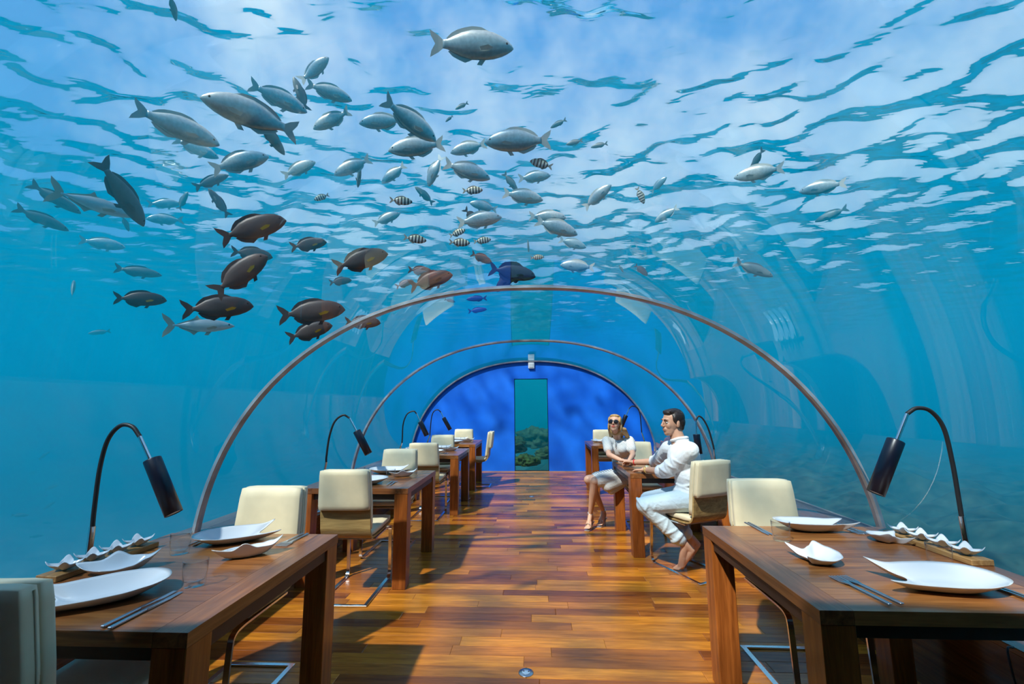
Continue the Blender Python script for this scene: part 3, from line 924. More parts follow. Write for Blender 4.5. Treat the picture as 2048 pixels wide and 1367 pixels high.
put('fork', FORK, -1.670, 1.540, .03, 'inner of two forks behind the bottom left plate', 'fork', 'steel forks')
put('knife', KNIFE, -1.650, 2.225, PI + .05, 'window side of two knives by the far plate, nearest left table', 'knife', 'steel knives')
put('knife', KNIFE, -1.625, 2.220, PI + .05, 'inner of two knives by the far plate, nearest left table', 'knife', 'steel knives')
put('fork', FORK, -1.205, 2.215, PI - .06, 'inner of two forks at the far aisle corner, nearest left table', 'fork', 'steel forks')
put('fork', FORK, -1.178, 2.213, PI - .06, 'aisle side of two forks at the far aisle corner, nearest left table', 'fork', 'steel forks')
# nearest right table
plate(BIG, 1.425, 1.735, -.10, 'large white notched plate at the front of the nearest right table')
plate(BIG, 1.420, 2.465, PI - .03, 'large white plate in front of the cream chair, nearest right table', sc_=.95)
plate(SMALL, 1.150, 1.985, -.42, 'small white fan shaped plate near the aisle, nearest right table', sc_=1.02)
plate(SMALL, 1.652, 2.275, PI - .55, 'small white fan shaped plate near the bowls, nearest right table', sc_=.90)
board_of_bowls(1.765, 2.170, .04, 'narrow oak board at the window edge of the nearest right table',
               ['star bowl nearest the camera on the right oak board', 'second star bowl from the camera on the right oak board', 'third star bowl from the camera on the right oak board', 'star bowl furthest from the camera on the right oak board'])
put('tumbler', GLASS, 1.165, 2.275, 0, 'empty clear tumbler near the far aisle corner, nearest right table', 'glass', 'clear tumblers')
put('tumbler', GLASS, 1.590, 1.930, 0, 'empty clear tumbler behind the front plate, nearest right table', 'glass', 'clear tumblers')
put('fork', FORK, 1.118, 1.695, .10, 'aisle side of two forks left of the front plate, nearest right table', 'fork', 'steel forks', sc_=1.18)
put('fork', FORK, 1.155, 1.700, .13, 'inner of two forks left of the front plate, nearest right table', 'fork', 'steel forks', sc_=1.18)
put('knife', KNIFE, 1.600, 1.700, .08, 'inner of two knives right of the front plate, nearest right table', 'knife', 'steel knives')
put('knife', KNIFE, 1.618, 1.705, .08, 'window side of two knives right of the front plate, nearest right table', 'knife', 'steel knives')
put('knife', KNIFE, 1.142, 2.468, PI + .05, 'aisle side of two knives left of the far plate, nearest right table', 'knife', 'steel knives')
put('knife', KNIFE, 1.160, 2.468, PI + .05, 'inner of two knives left of the far plate, nearest right table', 'knife', 'steel knives')
put('fork', FORK, 1.590, 2.478, PI + .12, 'inner of two forks right of the far plate, nearest right table', 'fork', 'steel forks')
put('fork', FORK, 1.625, 2.478, PI + .14, 'window side of two forks right of the far plate, nearest right table', 'fork', 'steel forks')
# second, third and last left tables
for i, (yy, tn) in enumerate(((TL[1], 'second left table'), (TL[2], 'third left table'), (TL[3], 'last left table'))):
    plate(BIG, -1.43, yy + .80, PI + .30, 'large white plate at the far side of the %s' % tn, mir=True)
    plate(LEAF, -1.24, yy + .60, .45, 'white leaf shaped plate near the aisle on the %s' % tn, mir=True, sc_=1.1)
    plate(BIG, -1.44, yy + .20, .35, 'large white plate on the near side of the %s' % tn)
    put('tumbler', GLASS, -1.30, yy + .44, 0, 'clear tumbler by the aisle on the %s' % tn, 'glass', 'clear tumblers')
    if i < 2:
        put('tumbler', GLASS, -1.62, yy + .55, 0, 'clear tumbler by the window on the %s' % tn, 'glass', 'clear tumblers')
        put('fork', FORK, -1.235, yy + .23, .04, 'inner of two forks near the aisle on the %s' % tn, 'fork', 'steel forks')
        put('fork', FORK, -1.205, yy + .22, .06, 'aisle side of two forks near the aisle on the %s' % tn, 'fork', 'steel forks')
    if i == 1:
        board_of_bowls(-1.80, yy + .55, 0, 'oak board with bowls on the third left table',
                       ['star bowl %s on the third left table' % w_ for w_ in ('nearest the camera', 'second from the camera', 'third from the camera', 'furthest from the camera')])
plate(BIG, 1.20, TR[2] + .35, PI, 'white plate on the far right table behind the woman')
plate(LEAF, 1.08, TR[2] + .72, .3, 'white leaf shaped plate at the aisle end of the far right table')
put('star_bowl', BOWL, 1.60, TR[2] + .45, .4, 'white star bowl on the far right table', 'bowl', 'small white four pointed bowls', sc_=1.3)
plate(LEAF, 1.42, TR[1] + .62, .2, 'white leaf shaped plate on the couple\'s table behind the man\'s arms', sc_=1.1)
board_of_bowls(1.72, TR[1] + .52, 0, 'oak board with bowls on the couple\'s table',
               ['star bowl %s on the couple\'s table' % w_ for w_ in ('nearest the camera', 'second from the camera', 'third from the camera', 'furthest from the camera')])
# small teal clutch on the ledge under the second left table
bag = tag(empty('handbag', (-2.20, 4.46, LEDGE_Z)), 'small dark teal bag with silver clasp on the ledge under the second left table', 'bag')
MB().bm(rbox(.10, .17, .11, .022), Matrix.Translation((0, 0, .0555)), True).build('bag_body', M['bag'], bag)
MB().bm(rbox(.106, .174, .055, .02), Matrix.Translation((0, 0, .092)), True).build('flap', M['bag'], bag)
MB().box(.048, .058, -.015, .015, .055, .075, .002).build('clasp', M['chrome'], bag)
MB().tube(smooth_path([(0, -.08, .09), (.02, -.06, .15), (.02, .06, .15), (0, .08, .09)], 8), .005, 8).build('strap', M['bag'], bag)

# ------------------------------------------------------------------ fish
def fish_mat(name, back, side, belly, rough=.4, metal=0.0, stripes=None, blotch=.15):
    m, nt, b = new_mat(name)
    N = nt.nodes.new; L = nt.links.new
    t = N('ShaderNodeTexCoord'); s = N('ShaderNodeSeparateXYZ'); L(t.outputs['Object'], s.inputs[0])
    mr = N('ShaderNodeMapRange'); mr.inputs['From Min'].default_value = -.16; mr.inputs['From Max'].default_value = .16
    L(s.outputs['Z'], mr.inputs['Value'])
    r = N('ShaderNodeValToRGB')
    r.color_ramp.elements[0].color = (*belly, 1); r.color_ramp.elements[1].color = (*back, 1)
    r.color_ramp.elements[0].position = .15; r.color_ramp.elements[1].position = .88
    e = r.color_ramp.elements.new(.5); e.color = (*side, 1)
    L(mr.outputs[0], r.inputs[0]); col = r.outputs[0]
    n = N('ShaderNodeTexNoise'); n.inputs['Scale'].default_value = 26; n.inputs['Detail'].default_value = 2
    L(t.outputs['Object'], n.inputs['Vector'])
    q = N('ShaderNodeMapRange'); q.inputs['To Min'].default_value = 1 - blotch; q.inputs['To Max'].default_value = 1 + blotch
    L(n.outputs[0], q.inputs['Value'])
    mu = N('ShaderNodeVectorMath'); mu.operation = 'SCALE'; L(col, mu.inputs[0]); L(q.outputs[0], mu.inputs['Scale']); col = mu.outputs[0]
    if stripes:
        w = N('ShaderNodeMath'); w.operation = 'MULTIPLY_ADD'; w.inputs[1].default_value = stripes[0]; w.inputs[2].default_value = stripes[1]
        L(s.outputs['X'], w.inputs[0])
        sn = N('ShaderNodeMath'); sn.operation = 'SINE'; L(w.outputs[0], sn.inputs[0])
        st = N('ShaderNodeMapRange'); st.inputs['From Min'].default_value = .05; st.inputs['From Max'].default_value = .35; L(sn.outputs[0], st.inputs['Value'])
        mx = N('ShaderNodeMixRGB'); mx.inputs[2].default_value = (*stripes[2], 1); L(st.outputs[0], mx.inputs[0]); L(col, mx.inputs[1]); col = mx.outputs[0]
    L(col, b.inputs['Base Color'])
    b.inputs['Roughness'].default_value = rough; b.inputs['Metallic'].default_value = metal
    return m
FM = {
    'chub': fish_mat('silver_scales_toplit', (.60, .62, .60), (.46, .53, .54), (.24, .37, .39), .30, .5, None, .3),  # bright back and teal belly: sunlight and water reflection painted into the colour
    'jack': fish_mat('jack_scales', (.26, .33, .36), (.50, .54, .54), (.60, .62, .60), .3, .35),
    'surgeon': fish_mat('surgeon_skin', (.060, .042, .042), (.085, .058, .055), (.060, .045, .045), .5, 0),
    'brown': fish_mat('rusty_skin', (.14, .055, .045), (.19, .08, .06), (.14, .07, .06), .5, 0),
    'trigger': fish_mat('midnight_skin', (.010, .016, .06), (.012, .02, .08), (.012, .02, .07), .5, 0),
    'bluefish': fish_mat('blue_skin', (.008, .03, .20), (.01, .04, .26), (.012, .05, .25), .5, 0),
    'sergeant': fish_mat('banded_scales', (.55, .58, .40), (.66, .68, .64), (.66, .68, .68), .4, .1, (44.0, .6, (.035, .04, .05))),
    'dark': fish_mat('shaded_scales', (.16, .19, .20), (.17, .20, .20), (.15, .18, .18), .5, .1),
}
FIN = {
    'chub': pmat('silver_fin', (.50, .54, .52), .5), 'jack': pmat('jack_fin', (.42, .38, .30), .5), 'surgeon': pmat('surgeon_fin', (.045, .032, .034), .6),
    'brown': pmat('rusty_fin', (.14, .05, .04), .6), 'trigger': pmat('midnight_fin', (.008, .012, .05), .6), 'bluefish': pmat('blue_fin', (.008, .03, .18), .6),
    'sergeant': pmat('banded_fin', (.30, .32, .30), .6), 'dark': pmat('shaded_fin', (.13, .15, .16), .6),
}
YELLOW = pmat('yellow_fin', (.70, .42, .02), .5)
EYE = pmat('fish_eye', (.015, .015, .018), .1)
EYE_RING = pmat('fish_eye_ring', (.75, .72, .55), .3)

# profiles in unit length: nose at x=.5, tail root at x=-.34; (x, top, bottom, half width)
PROF = {
    'chub': [(.50, .004, -.012, .006), (.475, .034, -.032, .022), (.43, .068, -.058, .040), (.36, .105, -.088, .056), (.26, .138, -.115, .066), (.14, .154, -.130, .070), (.0, .150, -.132, .066), (-.12, .122, -.112, .054), (-.22, .082, -.078, .038), (-.29, .050, -.048, .022), (-.35, .042, -.040, .012)],
    'jack': [(.50, .0, -.008, .005), (.47, .026, -.024, .018), (.42, .050, -.046, .034), (.33, .082, -.074, .050), (.22, .104, -.098, .058), (.08, .110, -.110, .058), (-.06, .092, -.094, .048), (-.18, .056, -.058, .032), (-.27, .024, -.026, .018), (-.33, .015, -.015, .012), (-.36, .018, -.018, .007)],
    'surgeon': [(.50, -.012, -.030, .008), (.48, .026, -.046, .020), (.45, .070, -.072, .032), (.38, .122, -.110, .046), (.27, .160, -.145, .056), (.12, .178, -.166, .060), (-.03, .170, -.162, .056), (-.16, .132, -.128, .044), (-.25, .075, -.074, .028), (-.31, .036, -.036, .015), (-.35, .036, -.036, .008)],
    'sergeant': [(.50, .0, -.012, .006), (.47, .045, -.045, .025), (.41, .100, -.092, .045), (.32, .150, -.140, .060), (.20, .180, -.170, .066), (.05, .182, -.175, .064), (-.09, .150, -.145, .052), (-.20, .095, -.092, .034), (-.28, .050, -.048, .018), (-.34, .046, -.044, .010)],
}
PROF['chub'] = [(x, t * 1.12, b * 1.14, w) for x, t, b, w in PROF['chub']]
PROF['brown'] = PROF['surgeon']; PROF['trigger'] = [(x, t * .95, b * .95, w) for x, t, b, w in PROF['surgeon']]
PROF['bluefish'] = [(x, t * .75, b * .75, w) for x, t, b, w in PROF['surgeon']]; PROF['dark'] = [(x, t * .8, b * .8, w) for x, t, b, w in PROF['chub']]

def fish_meshes(kind, bend):
    P = PROF[kind]
    by = lambda x: bend * (x - .1) * abs(x - .1) * (1.0 if x < .1 else .25)
    seg = 16
    # dense sections by interpolation
    xs = [p[0] for p in P]
    dens = []
    for i in range(len(P) - 1):
        for k in range(2):
            u = k / 2
            dens.append(tuple(P[i][j] * (1 - u) + P[i + 1][j] * u for j in range(4)))
    dens.append(P[-1])
    vs = []; fs = []
    for x, t, b, w in dens:
        c = (t + b) / 2; h = (t - b) / 2
        for k in range(seg):
            a = 2 * PI * k / seg
            ca, sa = math.cos(a), math.sin(a)
            vs.append((x, by(x) + w * math.copysign(abs(ca) ** .9, ca), c + h * sa))
    n = len(dens)
    for i in range(n - 1):
        for k in range(seg):
            k2 = (k + 1) % seg
            fs.append((i * seg + k, (i + 1) * seg + k, (i + 1) * seg + k2, i * seg + k2))
    fs.append(tuple(range(seg))); fs.append(tuple(range((n - 1) * seg, n * seg))[::-1])
    body = MB().add(vs, fs, True).mesh(kind + '_body')
    def fin(poly, y0=0.0, th=.006, tilt=0.0):
        """thin tapering blade from an (x,z) outline; first edge is the thick root"""
        vs = []; m_ = len(poly)
        zc = sum(p[1] for p in poly) / m_
        for s in (-1, 1):
            for j, (x, z) in enumerate(poly):
                tt = th * (1.0 if j in (0, m_ - 1) else .25)
                vs.append((x, by(x) + y0 + s * tt + tilt * abs(z - poly[0][1]), z))
        fs = [tuple(range(m_)), tuple(range(m_, 2 * m_))[::-1]] + [(j, j + m_, (j + 1) % m_ + m_, (j + 1) % m_) for j in range(m_)]
        return MB().add(vs, fs).mesh('fin')
    out = {'body': body}
    deep = {'chub': (.15, .02), 'jack': (.20, .07), 'surgeon': (.17, .06), 'sergeant': (.16, .05), 'dark': (.13, .03)}
    sp, ntc = {'jack': (.20, .085), 'surgeon': (.165, .065), 'brown': (.165, .06), 'trigger': (.17, .05), 'sergeant': (.15, .06)}.get(kind, (.145, .045))
    out['tail_fin'] = fin([(-.335, .036), (-.40, sp * .62), (-.50, sp), (-.485, sp * .55), (-.46 + ntc * .5, 0), (-.485, -sp * .55), (-.50, -sp), (-.40, -sp * .62), (-.335, -.036)])
    top = {x: t for x, t, b, w in P}; bot = {x: b for x, t, b, w in P}
    def tz(x): return float(np.interp(x, xs[::-1], [p[1] for p in P][::-1]))
    def bz(x): return float(np.interp(x, xs[::-1], [p[2] for p in P][::-1]))
    fh = {'surgeon': .045, 'brown': .045, 'trigger': .07, 'jack': .05, 'sergeant': .05}.get(kind, .036)
    st = {'jack': .05}.get(kind, .22)
    line = [st - .02 - i * (st + .26) / 8 for i in range(9)]
    hgt = [.3, .75, .95, 1, .95, .95, 1, .8, .05]
    if kind == 'jack': hgt = [.2, 1.5, .6, .35, .25, .2, .18, .15, .05]
    poly = [(line[0] + .03, tz(line[0] + .03) - .01)] + [(x - .025, tz(x) + fh * h) for x, h in zip(line, hgt)] + [(line[-1], tz(line[-1]) - .01)] + [(x, tz(x) - .012) for x in line[-2:0:-1]]
    out['dorsal_fin'] = fin(poly)
    line = [.0 - i * .255 / 5 for i in range(6)]
    hgt = [.4, 1.2, 1.0, .9, .8, .05] if kind != 'jack' else [.2, 1.3, .6, .4, .3, .05]
    poly = [(.02, bz(.02) + .01)] + [(x - .03, bz(x) - fh * h) for x, h in zip(line, hgt)] + [(line[-1], bz(line[-1]) + .01)] + [(x, bz(x) + .012) for x in line[-2:0:-1]]
    out['anal_fin'] = fin(poly)
    out['pelvic_fin'] = fin([(.17, bz(.17) + .01), (.12, bz(.12) - .055), (.06, bz(.1) - .05), (.10, bz(.10) + .01)])
    w = max(p[3] for p in P)
    for s, nm in ((-1, 'pectoral_fin_a'), (1, 'pectoral_fin_b')):
        pv = [(.25, s * w * .88, -.02), (.19, s * (w + .035), -.01), (.09, s * (w + .055), -.045), (.11, s * (w + .03), -.075), (.22, s * w * .88, -.05)]
        vs = pv + [(x, y + s * .004, z) for x, y, z in pv]
        fs = [(0, 1, 2, 3, 4), (9, 8, 7, 6, 5)] + [(j, (j + 1) % 5, (j + 1) % 5 + 5, j + 5) for j in range(5)]
        out[nm] = MB().add(vs, fs).mesh('fin')
        ex, ez = .415, float(np.interp(.415, xs[::-1], [p[1] for p in P][::-1])) * .38
        ew = float(np.interp(.415, xs[::-1], [p[3] for p in P][::-1]))
        bm = bmesh.new(); bmesh.ops.create_uvsphere(bm, u_segments=10, v_segments=8, radius=.0165)
        out['eye_' + str(s)] = MB().bm(bm, Matrix.Translation((ex, by(ex) + s * (ew * .80), ez)) @ Matrix.Diagonal((1, .6, 1, 1)), True).mesh('eye')
    if kind in ('surgeon',):
        out['tail_spot'] = fin([(-.10, .112), (-.20, .098), (-.245, .070), (-.20, .082), (-.11, .096)], w * .55, .004)
    return out
FISH_ME = {}
def get_fish(kind, bend):
    k = (kind, bend)
    if k not in FISH_ME:
        FISH_ME[k] = fish_meshes(kind, bend)
        for n_, me_ in FISH_ME[k].items():
            me_.materials.append(EYE if n_.startswith('eye') else FM[kind] if n_ == 'body' else FIN[kind])
        if kind == 'surgeon':
            for n_ in ('pectoral_fin_a', 'pectoral_fin_b'):
                FISH_ME[k][n_].materials[0] = YELLOW
    return FISH_ME[k]
LEN = {'chub': .42, 'jack': .58, 'surgeon': .36, 'brown': .30, 'sergeant': .15, 'trigger': .32, 'bluefish': .26, 'dark': .34}
NAME = {'chub': 'silver_fish', 'jack': 'jack_fish', 'surgeon': 'surgeonfish', 'brown': 'brown_fish', 'sergeant': 'striped_fish', 'trigger': 'triggerfish', 'bluefish': 'blue_fish', 'dark': 'grey_fish'}
GROUP = {'chub': 'silver fish in the shoal overhead', 'jack': 'forked tail jacks', 'surgeon': 'dark surgeonfish', 'brown': 'small rusty brown fish', 'sergeant': 'black and white striped damselfish', 'trigger': 'midnight blue triggerfish', 'bluefish': 'small blue fish', 'dark': 'grey fish in shade'}
def fish(kind, hx, hy, tx, ty, label, far=1.0, bend=0.0, turn=0.0, group=None):
    rh, rt = ray(hx, hy).normalized(), ray(tx, ty).normalized()
    mid = (rh + rt).normalized()
    al = rh.angle(rt)
    Lr = LEN[kind] * far
    d = Lr * math.cos(turn) / (2 * math.tan(al / 2))
    dmin = exit_dist(mid) + .16 + .30 * Lr
    dmax = (SURF - .45 - CAM_H) / max(mid.z, .02)
    if d < dmin: d = dmin
    if d > dmax: d = dmax
    Lr = d * 2 * math.tan(al / 2) / math.cos(turn)
    f3 = (rh - rt)
    f3 = (f3 - mid * f3.dot(mid)).normalized()
    fw = (f3 * math.cos(turn) + mid * math.sin(turn)).normalized()
    up = Vector((0, 0, 1))
    if abs(fw.z) > .93: up = -mid
    up = (up - fw * up.dot(fw)).normalized()
    flank = up - mid * up.dot(mid)                     # shoaling fish bank a little, showing their flanks
    if flank.length > .05: up = (up * .45 + flank.normalized() * .55); up = (up - fw * up.dot(fw)).normalized()
    lf = up.cross(fw)
    parts = get_fish(kind, bend)
    o = obj(NAME[kind], parts['body'])
    o.matrix_world = Matrix.Translation(CAM + mid * d) @ Matrix((fw, lf, up)).transposed().to_4x4() @ Matrix.Scale(Lr, 4)
    tag(o, label, 'fish', group or GROUP[kind])
    px = math.hypot(hx - tx, hy - ty)
    for n_, me_ in parts.items():
        if n_ == 'body': continue
        if px < 48 and (n_.startswith('pect') or n_.startswith('eye') or n_ == 'pelvic_fin'): continue
        nm = 'pectoral_fin' if n_.startswith('pect') else 'eye' if n_.startswith('eye') else n_
        c = bpy.data.objects.new(nm, me_); COL.objects.link(c); c.parent = o
        if n_ == 'tail_spot': c.name = 'yellow_mark'; c.data.materials[0] = YELLOW
    return o

f_ = fish
f_('chub', 1035, 97, 868, 84, 'largest silver fish alone at the top centre, swimming right')
f_('chub', 407, 186, 604, 256, 'long silver fish heading left across the upper shoal', bend=.35)
f_('chub', 621, 219, 505, 160, 'silver fish with dark raised tail just behind the long left-heading one', 1.15)
f_('chub', 445, 282, 270, 204, 'grey silver fish with big tail at the upper left, pointing down right', 1.1)
f_('chub', 443, 308, 352, 268, 'pale silver fish half hidden behind a brighter one, upper left', 1.4)
f_('chub', 543, 306, 425, 328, 'bright silver fish swimming right below the long left-heading one', bend=-.3)
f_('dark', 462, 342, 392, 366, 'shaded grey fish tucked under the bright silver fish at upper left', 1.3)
f_('dark', 575, 304, 522, 231, 'slender dark fish diving steeply at the left of the shoal', 1.1, turn=.5)
f_('chub', 665, 109, 611, 160, 'silver fish climbing to the right at the top of the shoal', bend=.5)
f_('dark', 594, 147, 621, 216, 'slender dark fish pointing steeply up among the upper silver fish', 1.1, turn=.4)
f_('chub', 711, 197, 619, 161, 'silver fish angled down right just below the topmost climbing one', 1.05)
f_('chub', 632, 252, 707, 219, 'silver fish angled down left in the upper shoal', bend=-.35)
f_('chub', 636, 318, 570, 345, 'small silver fish angled up right, left half of the shoal', 1.1)
f_('chub', 878, 280, 772, 197, 'large silver fish diving to the right in mid shoal', 1.0, bend=.3)
f_('chub', 724, 242, 817, 238, 'silver fish swimming left beside the large diving one', bend=-.3)
f_('chub', 782, 298, 894, 285, 'large silver fish swimming left below the diving one')
f_('chub', 906, 304, 978, 286, 'silver fish swimming left, nose to the left of a longer one', 1.05)
f_('chub', 975, 284, 1108, 281, 'long silver fish swimming left with bright tail, right of the shoal centre')
f_('chub', 985, 357, 893, 324, 'large silver fish swimming right at the shoal centre')
f_('chub', 862, 371, 884, 306, 'curved silver fish pointing down at the shoal centre', bend=.6)
f_('chub', 673, 345, 746, 313, 'silver fish with bright tail angled down left, mid shoal', 1.1)
f_('dark', 720, 371, 727, 318, 'dark grey fish hanging nose down in mid shoal', 1.05, turn=.4)
f_('chub', 768, 363, 815, 326, 'greenish silver fish angled down left in mid shoal', 1.1)
f_('chub', 1106, 352, 1041, 357, 'bright silver fish swimming right, right of the shoal centre', 1.1)
f_('dark', 1040, 384, 1012, 345, 'grey fish nose down just left of a bright silver one', 1.2)
f_('chub', 1090, 401, 1010, 385, 'silver fish swimming right under the grey nose down one', 1.1)
f_('dark', 834, 370, 871, 405, 'grey fish angled up left in mid shoal', 1.3)
f_('chub', 943, 404, 998, 419, 'silver fish swimming left in the lower shoal', 1.2)
f_('chub', 804, 423, 750, 443, 'bright silver fish angled up right in the lower shoal', 1.2)
f_('chub', 1007, 434, 918, 444, 'silver fish swimming right behind a rusty one, lower shoal', 1.1)
f_('chub', 1136, 437, 1061, 433, 'silver fish swimming right above a longer greyer one', 1.25)
f_('chub', 1158, 471, 1075, 441, 'long grey silver fish angled down right, lower shoal right', 1.2)
f_('chub', 1175, 497, 1121, 480, 'pale silver fish low on the right of the shoal', 1.5)
f_('dark', 1060, 505, 1058, 474, 'tiny dark fish pointing straight down below the shoal', 1.2)
f_('chub', 1122, 531, 1191, 537, 'pale hazy fish above the apex of the nearest arch on the right', 1.6)
f_('chub', 1227, 372, 1172, 418, 'grey silver fish climbing right, alone right of the shoal', 1.1)
f_('chub', 1338, 358, 1306, 388, 'small silver fish climbing right, far right of the shoal', 1.3)
f_('chub', 1313, 448, 1360, 418, 'silver fish angled down left, far right of the shoal', 1.4)
f_('chub', 1472, 362, 1574, 342, 'silver fish with raised fin swimming left at the right of the vault')
f_('dark', 1505, 350, 1532, 304, 'dark narrow fish crossing the silver fish at the right of the vault', 1.0, turn=.5)
f_('chub', 1602, 392, 1698, 374, 'dull silver fish swimming left at the right of the vault', 1.3)
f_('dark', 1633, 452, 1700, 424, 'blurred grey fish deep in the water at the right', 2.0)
f_('dark', 1548, 560, 1472, 530, 'blurred dark fish deep in the water right of the nearest arch', 2.0)
f_('brown', 1297, 554, 1272, 533, 'small pinkish fish right of the nearest arch top', 1.3)
f_('dark', 1249, 548, 1240, 533, 'tiny dark fish right of the nearest arch top', .7)
# striped damselfish
f_('sergeant', 1065, 322, 1110, 335, 'striped fish swimming left at the right of the shoal')
f_('sergeant', 970, 379, 929, 380, 'striped fish swimming right at the shoal centre')
f_('sergeant', 632, 394, 662, 384, 'striped fish angled down left at the left of the shoal')
f_('sergeant', 829, 401, 783, 396, 'striped fish swimming right in mid shoal, left of centre')
f_('sergeant', 856, 479, 810, 471, 'boldly striped dark fish swimming right below the shoal')
f_('sergeant', 934, 458, 902, 470, 'uppermost of the three small striped fish low in the shoal')
f_('sergeant', 943, 485, 901, 482, 'middle of the three small striped fish low in the shoal')
f_('sergeant', 985, 478, 950, 482, 'right hand of the three small striped fish low in the shoal')
f_('sergeant', 1292, 411, 1278, 378, 'striped fish nose down right of the shoal')
f_('sergeant', 1090, 514, 1063, 516, 'smallest striped fish just above the blue triggerfish')
# rusty and blue fish
f_('brown', 965, 452, 932, 415, 'small rusty fish nose down in front of a silver one')
f_('brown', 986, 525, 945, 505, 'small rusty fish angled down right above the triggerfish')
f_('brown', 907, 546, 820, 570, 'largest rusty fish swimming right above the nearest arch')
f_('brown', 867, 541, 818, 536, 'rusty fish right behind the largest rusty one')
f_('brown', 829, 558, 793, 570, 'rusty fish below and left of the largest rusty one')
f_('trigger', 1073, 553, 980, 536, 'midnight blue triggerfish swimming right over the nearest arch top')
f_('trigger', 994, 582, 1043, 530, 'midnight blue triggerfish diving left across the nearest arch top')
f_('bluefish', 934, 597, 975, 595, 'small blue fish heading left just under the nearest arch top')
f_('bluefish', 975, 617, 937, 621, 'small blue fish heading right, lowest under the nearest arch top')
f_('bluefish', 912, 602, 890, 596, 'small blue fish heading right against the nearest arch, left of its top')
# surgeonfish and jacks on the left
f_('surgeon', 575, 432, 440, 468, 'largest dark surgeonfish with yellow fin, left below the silver shoal')
f_('surgeon', 548, 507, 464, 494, 'dark surgeonfish just above the steeply climbing one', 1.2)
f_('surgeon', 536, 503, 428, 578, 'dark surgeonfish climbing steeply right, left of the tunnel')
f_('surgeon', 656, 478, 583, 488, 'small dark surgeonfish right of the largest one')
f_('surgeon', 778, 502, 670, 530, 'olive surgeonfish with yellow fin left of the shoal bottom')
f_('surgeon', 705, 555, 660, 560, 'small dark fish under the olive surgeonfish', 1.1)
f_('surgeon', 335, 590, 227, 584, 'leftmost dark surgeonfish swimming right')
f_('surgeon', 508, 603, 362, 610, 'long dark surgeonfish swimming right above the lower jack')
f_('surgeon', 691, 612, 556, 624, 'dark surgeonfish swimming right outside the nearest arch, upper')
f_('surgeon', 665, 644, 574, 670, 'dark surgeonfish climbing right outside the nearest arch, lower')
f_('surgeon', 762, 641, 690, 639, 'dark surgeonfish crossing behind the nearest arch on its left')
f_('jack', 278, 424, 98, 364, 'big grey jack with forked tail at the far left, pointing down right')
f_('jack', 470, 644, 324, 640, 'slim silver jack swimming right below the surgeonfish')
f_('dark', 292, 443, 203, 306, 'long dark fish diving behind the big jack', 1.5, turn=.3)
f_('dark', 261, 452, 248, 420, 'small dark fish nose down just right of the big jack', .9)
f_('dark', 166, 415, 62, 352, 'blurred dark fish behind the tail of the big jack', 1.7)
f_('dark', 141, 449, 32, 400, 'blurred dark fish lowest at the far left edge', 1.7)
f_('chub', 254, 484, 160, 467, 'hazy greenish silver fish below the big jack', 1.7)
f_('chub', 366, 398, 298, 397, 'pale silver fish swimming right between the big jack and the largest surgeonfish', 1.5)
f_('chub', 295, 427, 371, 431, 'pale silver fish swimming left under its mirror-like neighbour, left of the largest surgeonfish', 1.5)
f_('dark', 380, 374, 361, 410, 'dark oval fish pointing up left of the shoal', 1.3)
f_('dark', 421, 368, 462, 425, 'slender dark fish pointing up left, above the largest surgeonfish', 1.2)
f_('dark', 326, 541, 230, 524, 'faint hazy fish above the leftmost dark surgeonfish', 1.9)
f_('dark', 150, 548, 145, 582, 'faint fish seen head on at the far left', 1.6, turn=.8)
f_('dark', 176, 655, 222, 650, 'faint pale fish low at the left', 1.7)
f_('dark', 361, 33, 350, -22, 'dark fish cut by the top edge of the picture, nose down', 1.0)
# small far fish
f_('dark', 917, 217, 943, 204, 'small teal silhouette high right of the diving silver fish', .8)
f_('dark', 897, 242, 912, 230, 'tiny teal silhouette just right of the diving silver fish', .6)
f_('dark', 1107, 257, 1139, 240, 'small teal silhouette right of the long silver fish', .8)
f_('dark', 1137, 291, 1171, 282, 'blunt teal silhouette in the pale water right of the long silver fish', .9)
f_('dark', 1187, 297, 1221, 289, 'slim teal silhouette furthest right of the long silver fish', .9)
for i, (a, b, c, d) in enumerate(((53, 1016, 17, 1016), (106, 990, 82, 1005), (99, 1033, 79, 1032), (82, 1057, 53, 1060), (113, 957, 86, 965), (96, 890, 74, 905), (70, 930, 50, 934))):
    f_('dark', a, b, c, d, 'tiny faint fish left of the nearest left lamp, ' + ['fifth from the top', 'fourth from the top', 'sixth from the top', 'lowest of seven', 'third from the top', 'highest of seven', 'second from the top'][i], 1.6, group='tiny far fish at the lower left')

# ------------------------------------------------------------------ the couple
def cap_bm(mb, p0, p1, r0, r1, seg=14):
    """round cone from p0 to p1"""
    p0, p1 = Vector(p0), Vector(p1)
    ax = (p1 - p0); l = ax.length
    q = ax.to_track_quat('Z', 'Y').to_matrix().to_4x4() if l > 1e-6 else Matrix.Identity(4)
    Mx = Matrix.Translation(p0) @ q
    prof = [(max(1e-6, r0 * math.sin(a)), -r0 * math.cos(a)) for a in [PI / 2 * k / 4 for k in range(4)]]
    prof += [(r0, 0), (r1, l)]
    prof += [(max(1e-6, r1 * math.cos(a)), l + r1 * math.sin(a)) for a in [PI / 2 * k / 4 for k in range(1, 5)]]
    mb.lathe([(max(r, 2e-5), z) for r, z in prof], seg, Mx)
def ell_bm(mb, c, rx, ry, rz, R=None, sub=3):
    bm = bmesh.new(); bmesh.ops.create_icosphere(bm, subdivisions=sub, radius=1.0)
    Mx = Matrix.Translation(c) @ (R.to_4x4() if R is not None else Matrix.Identity(4)) @ Matrix.Diagonal((rx, ry, rz, 1))
    mb.bm(bm, Mx, True)
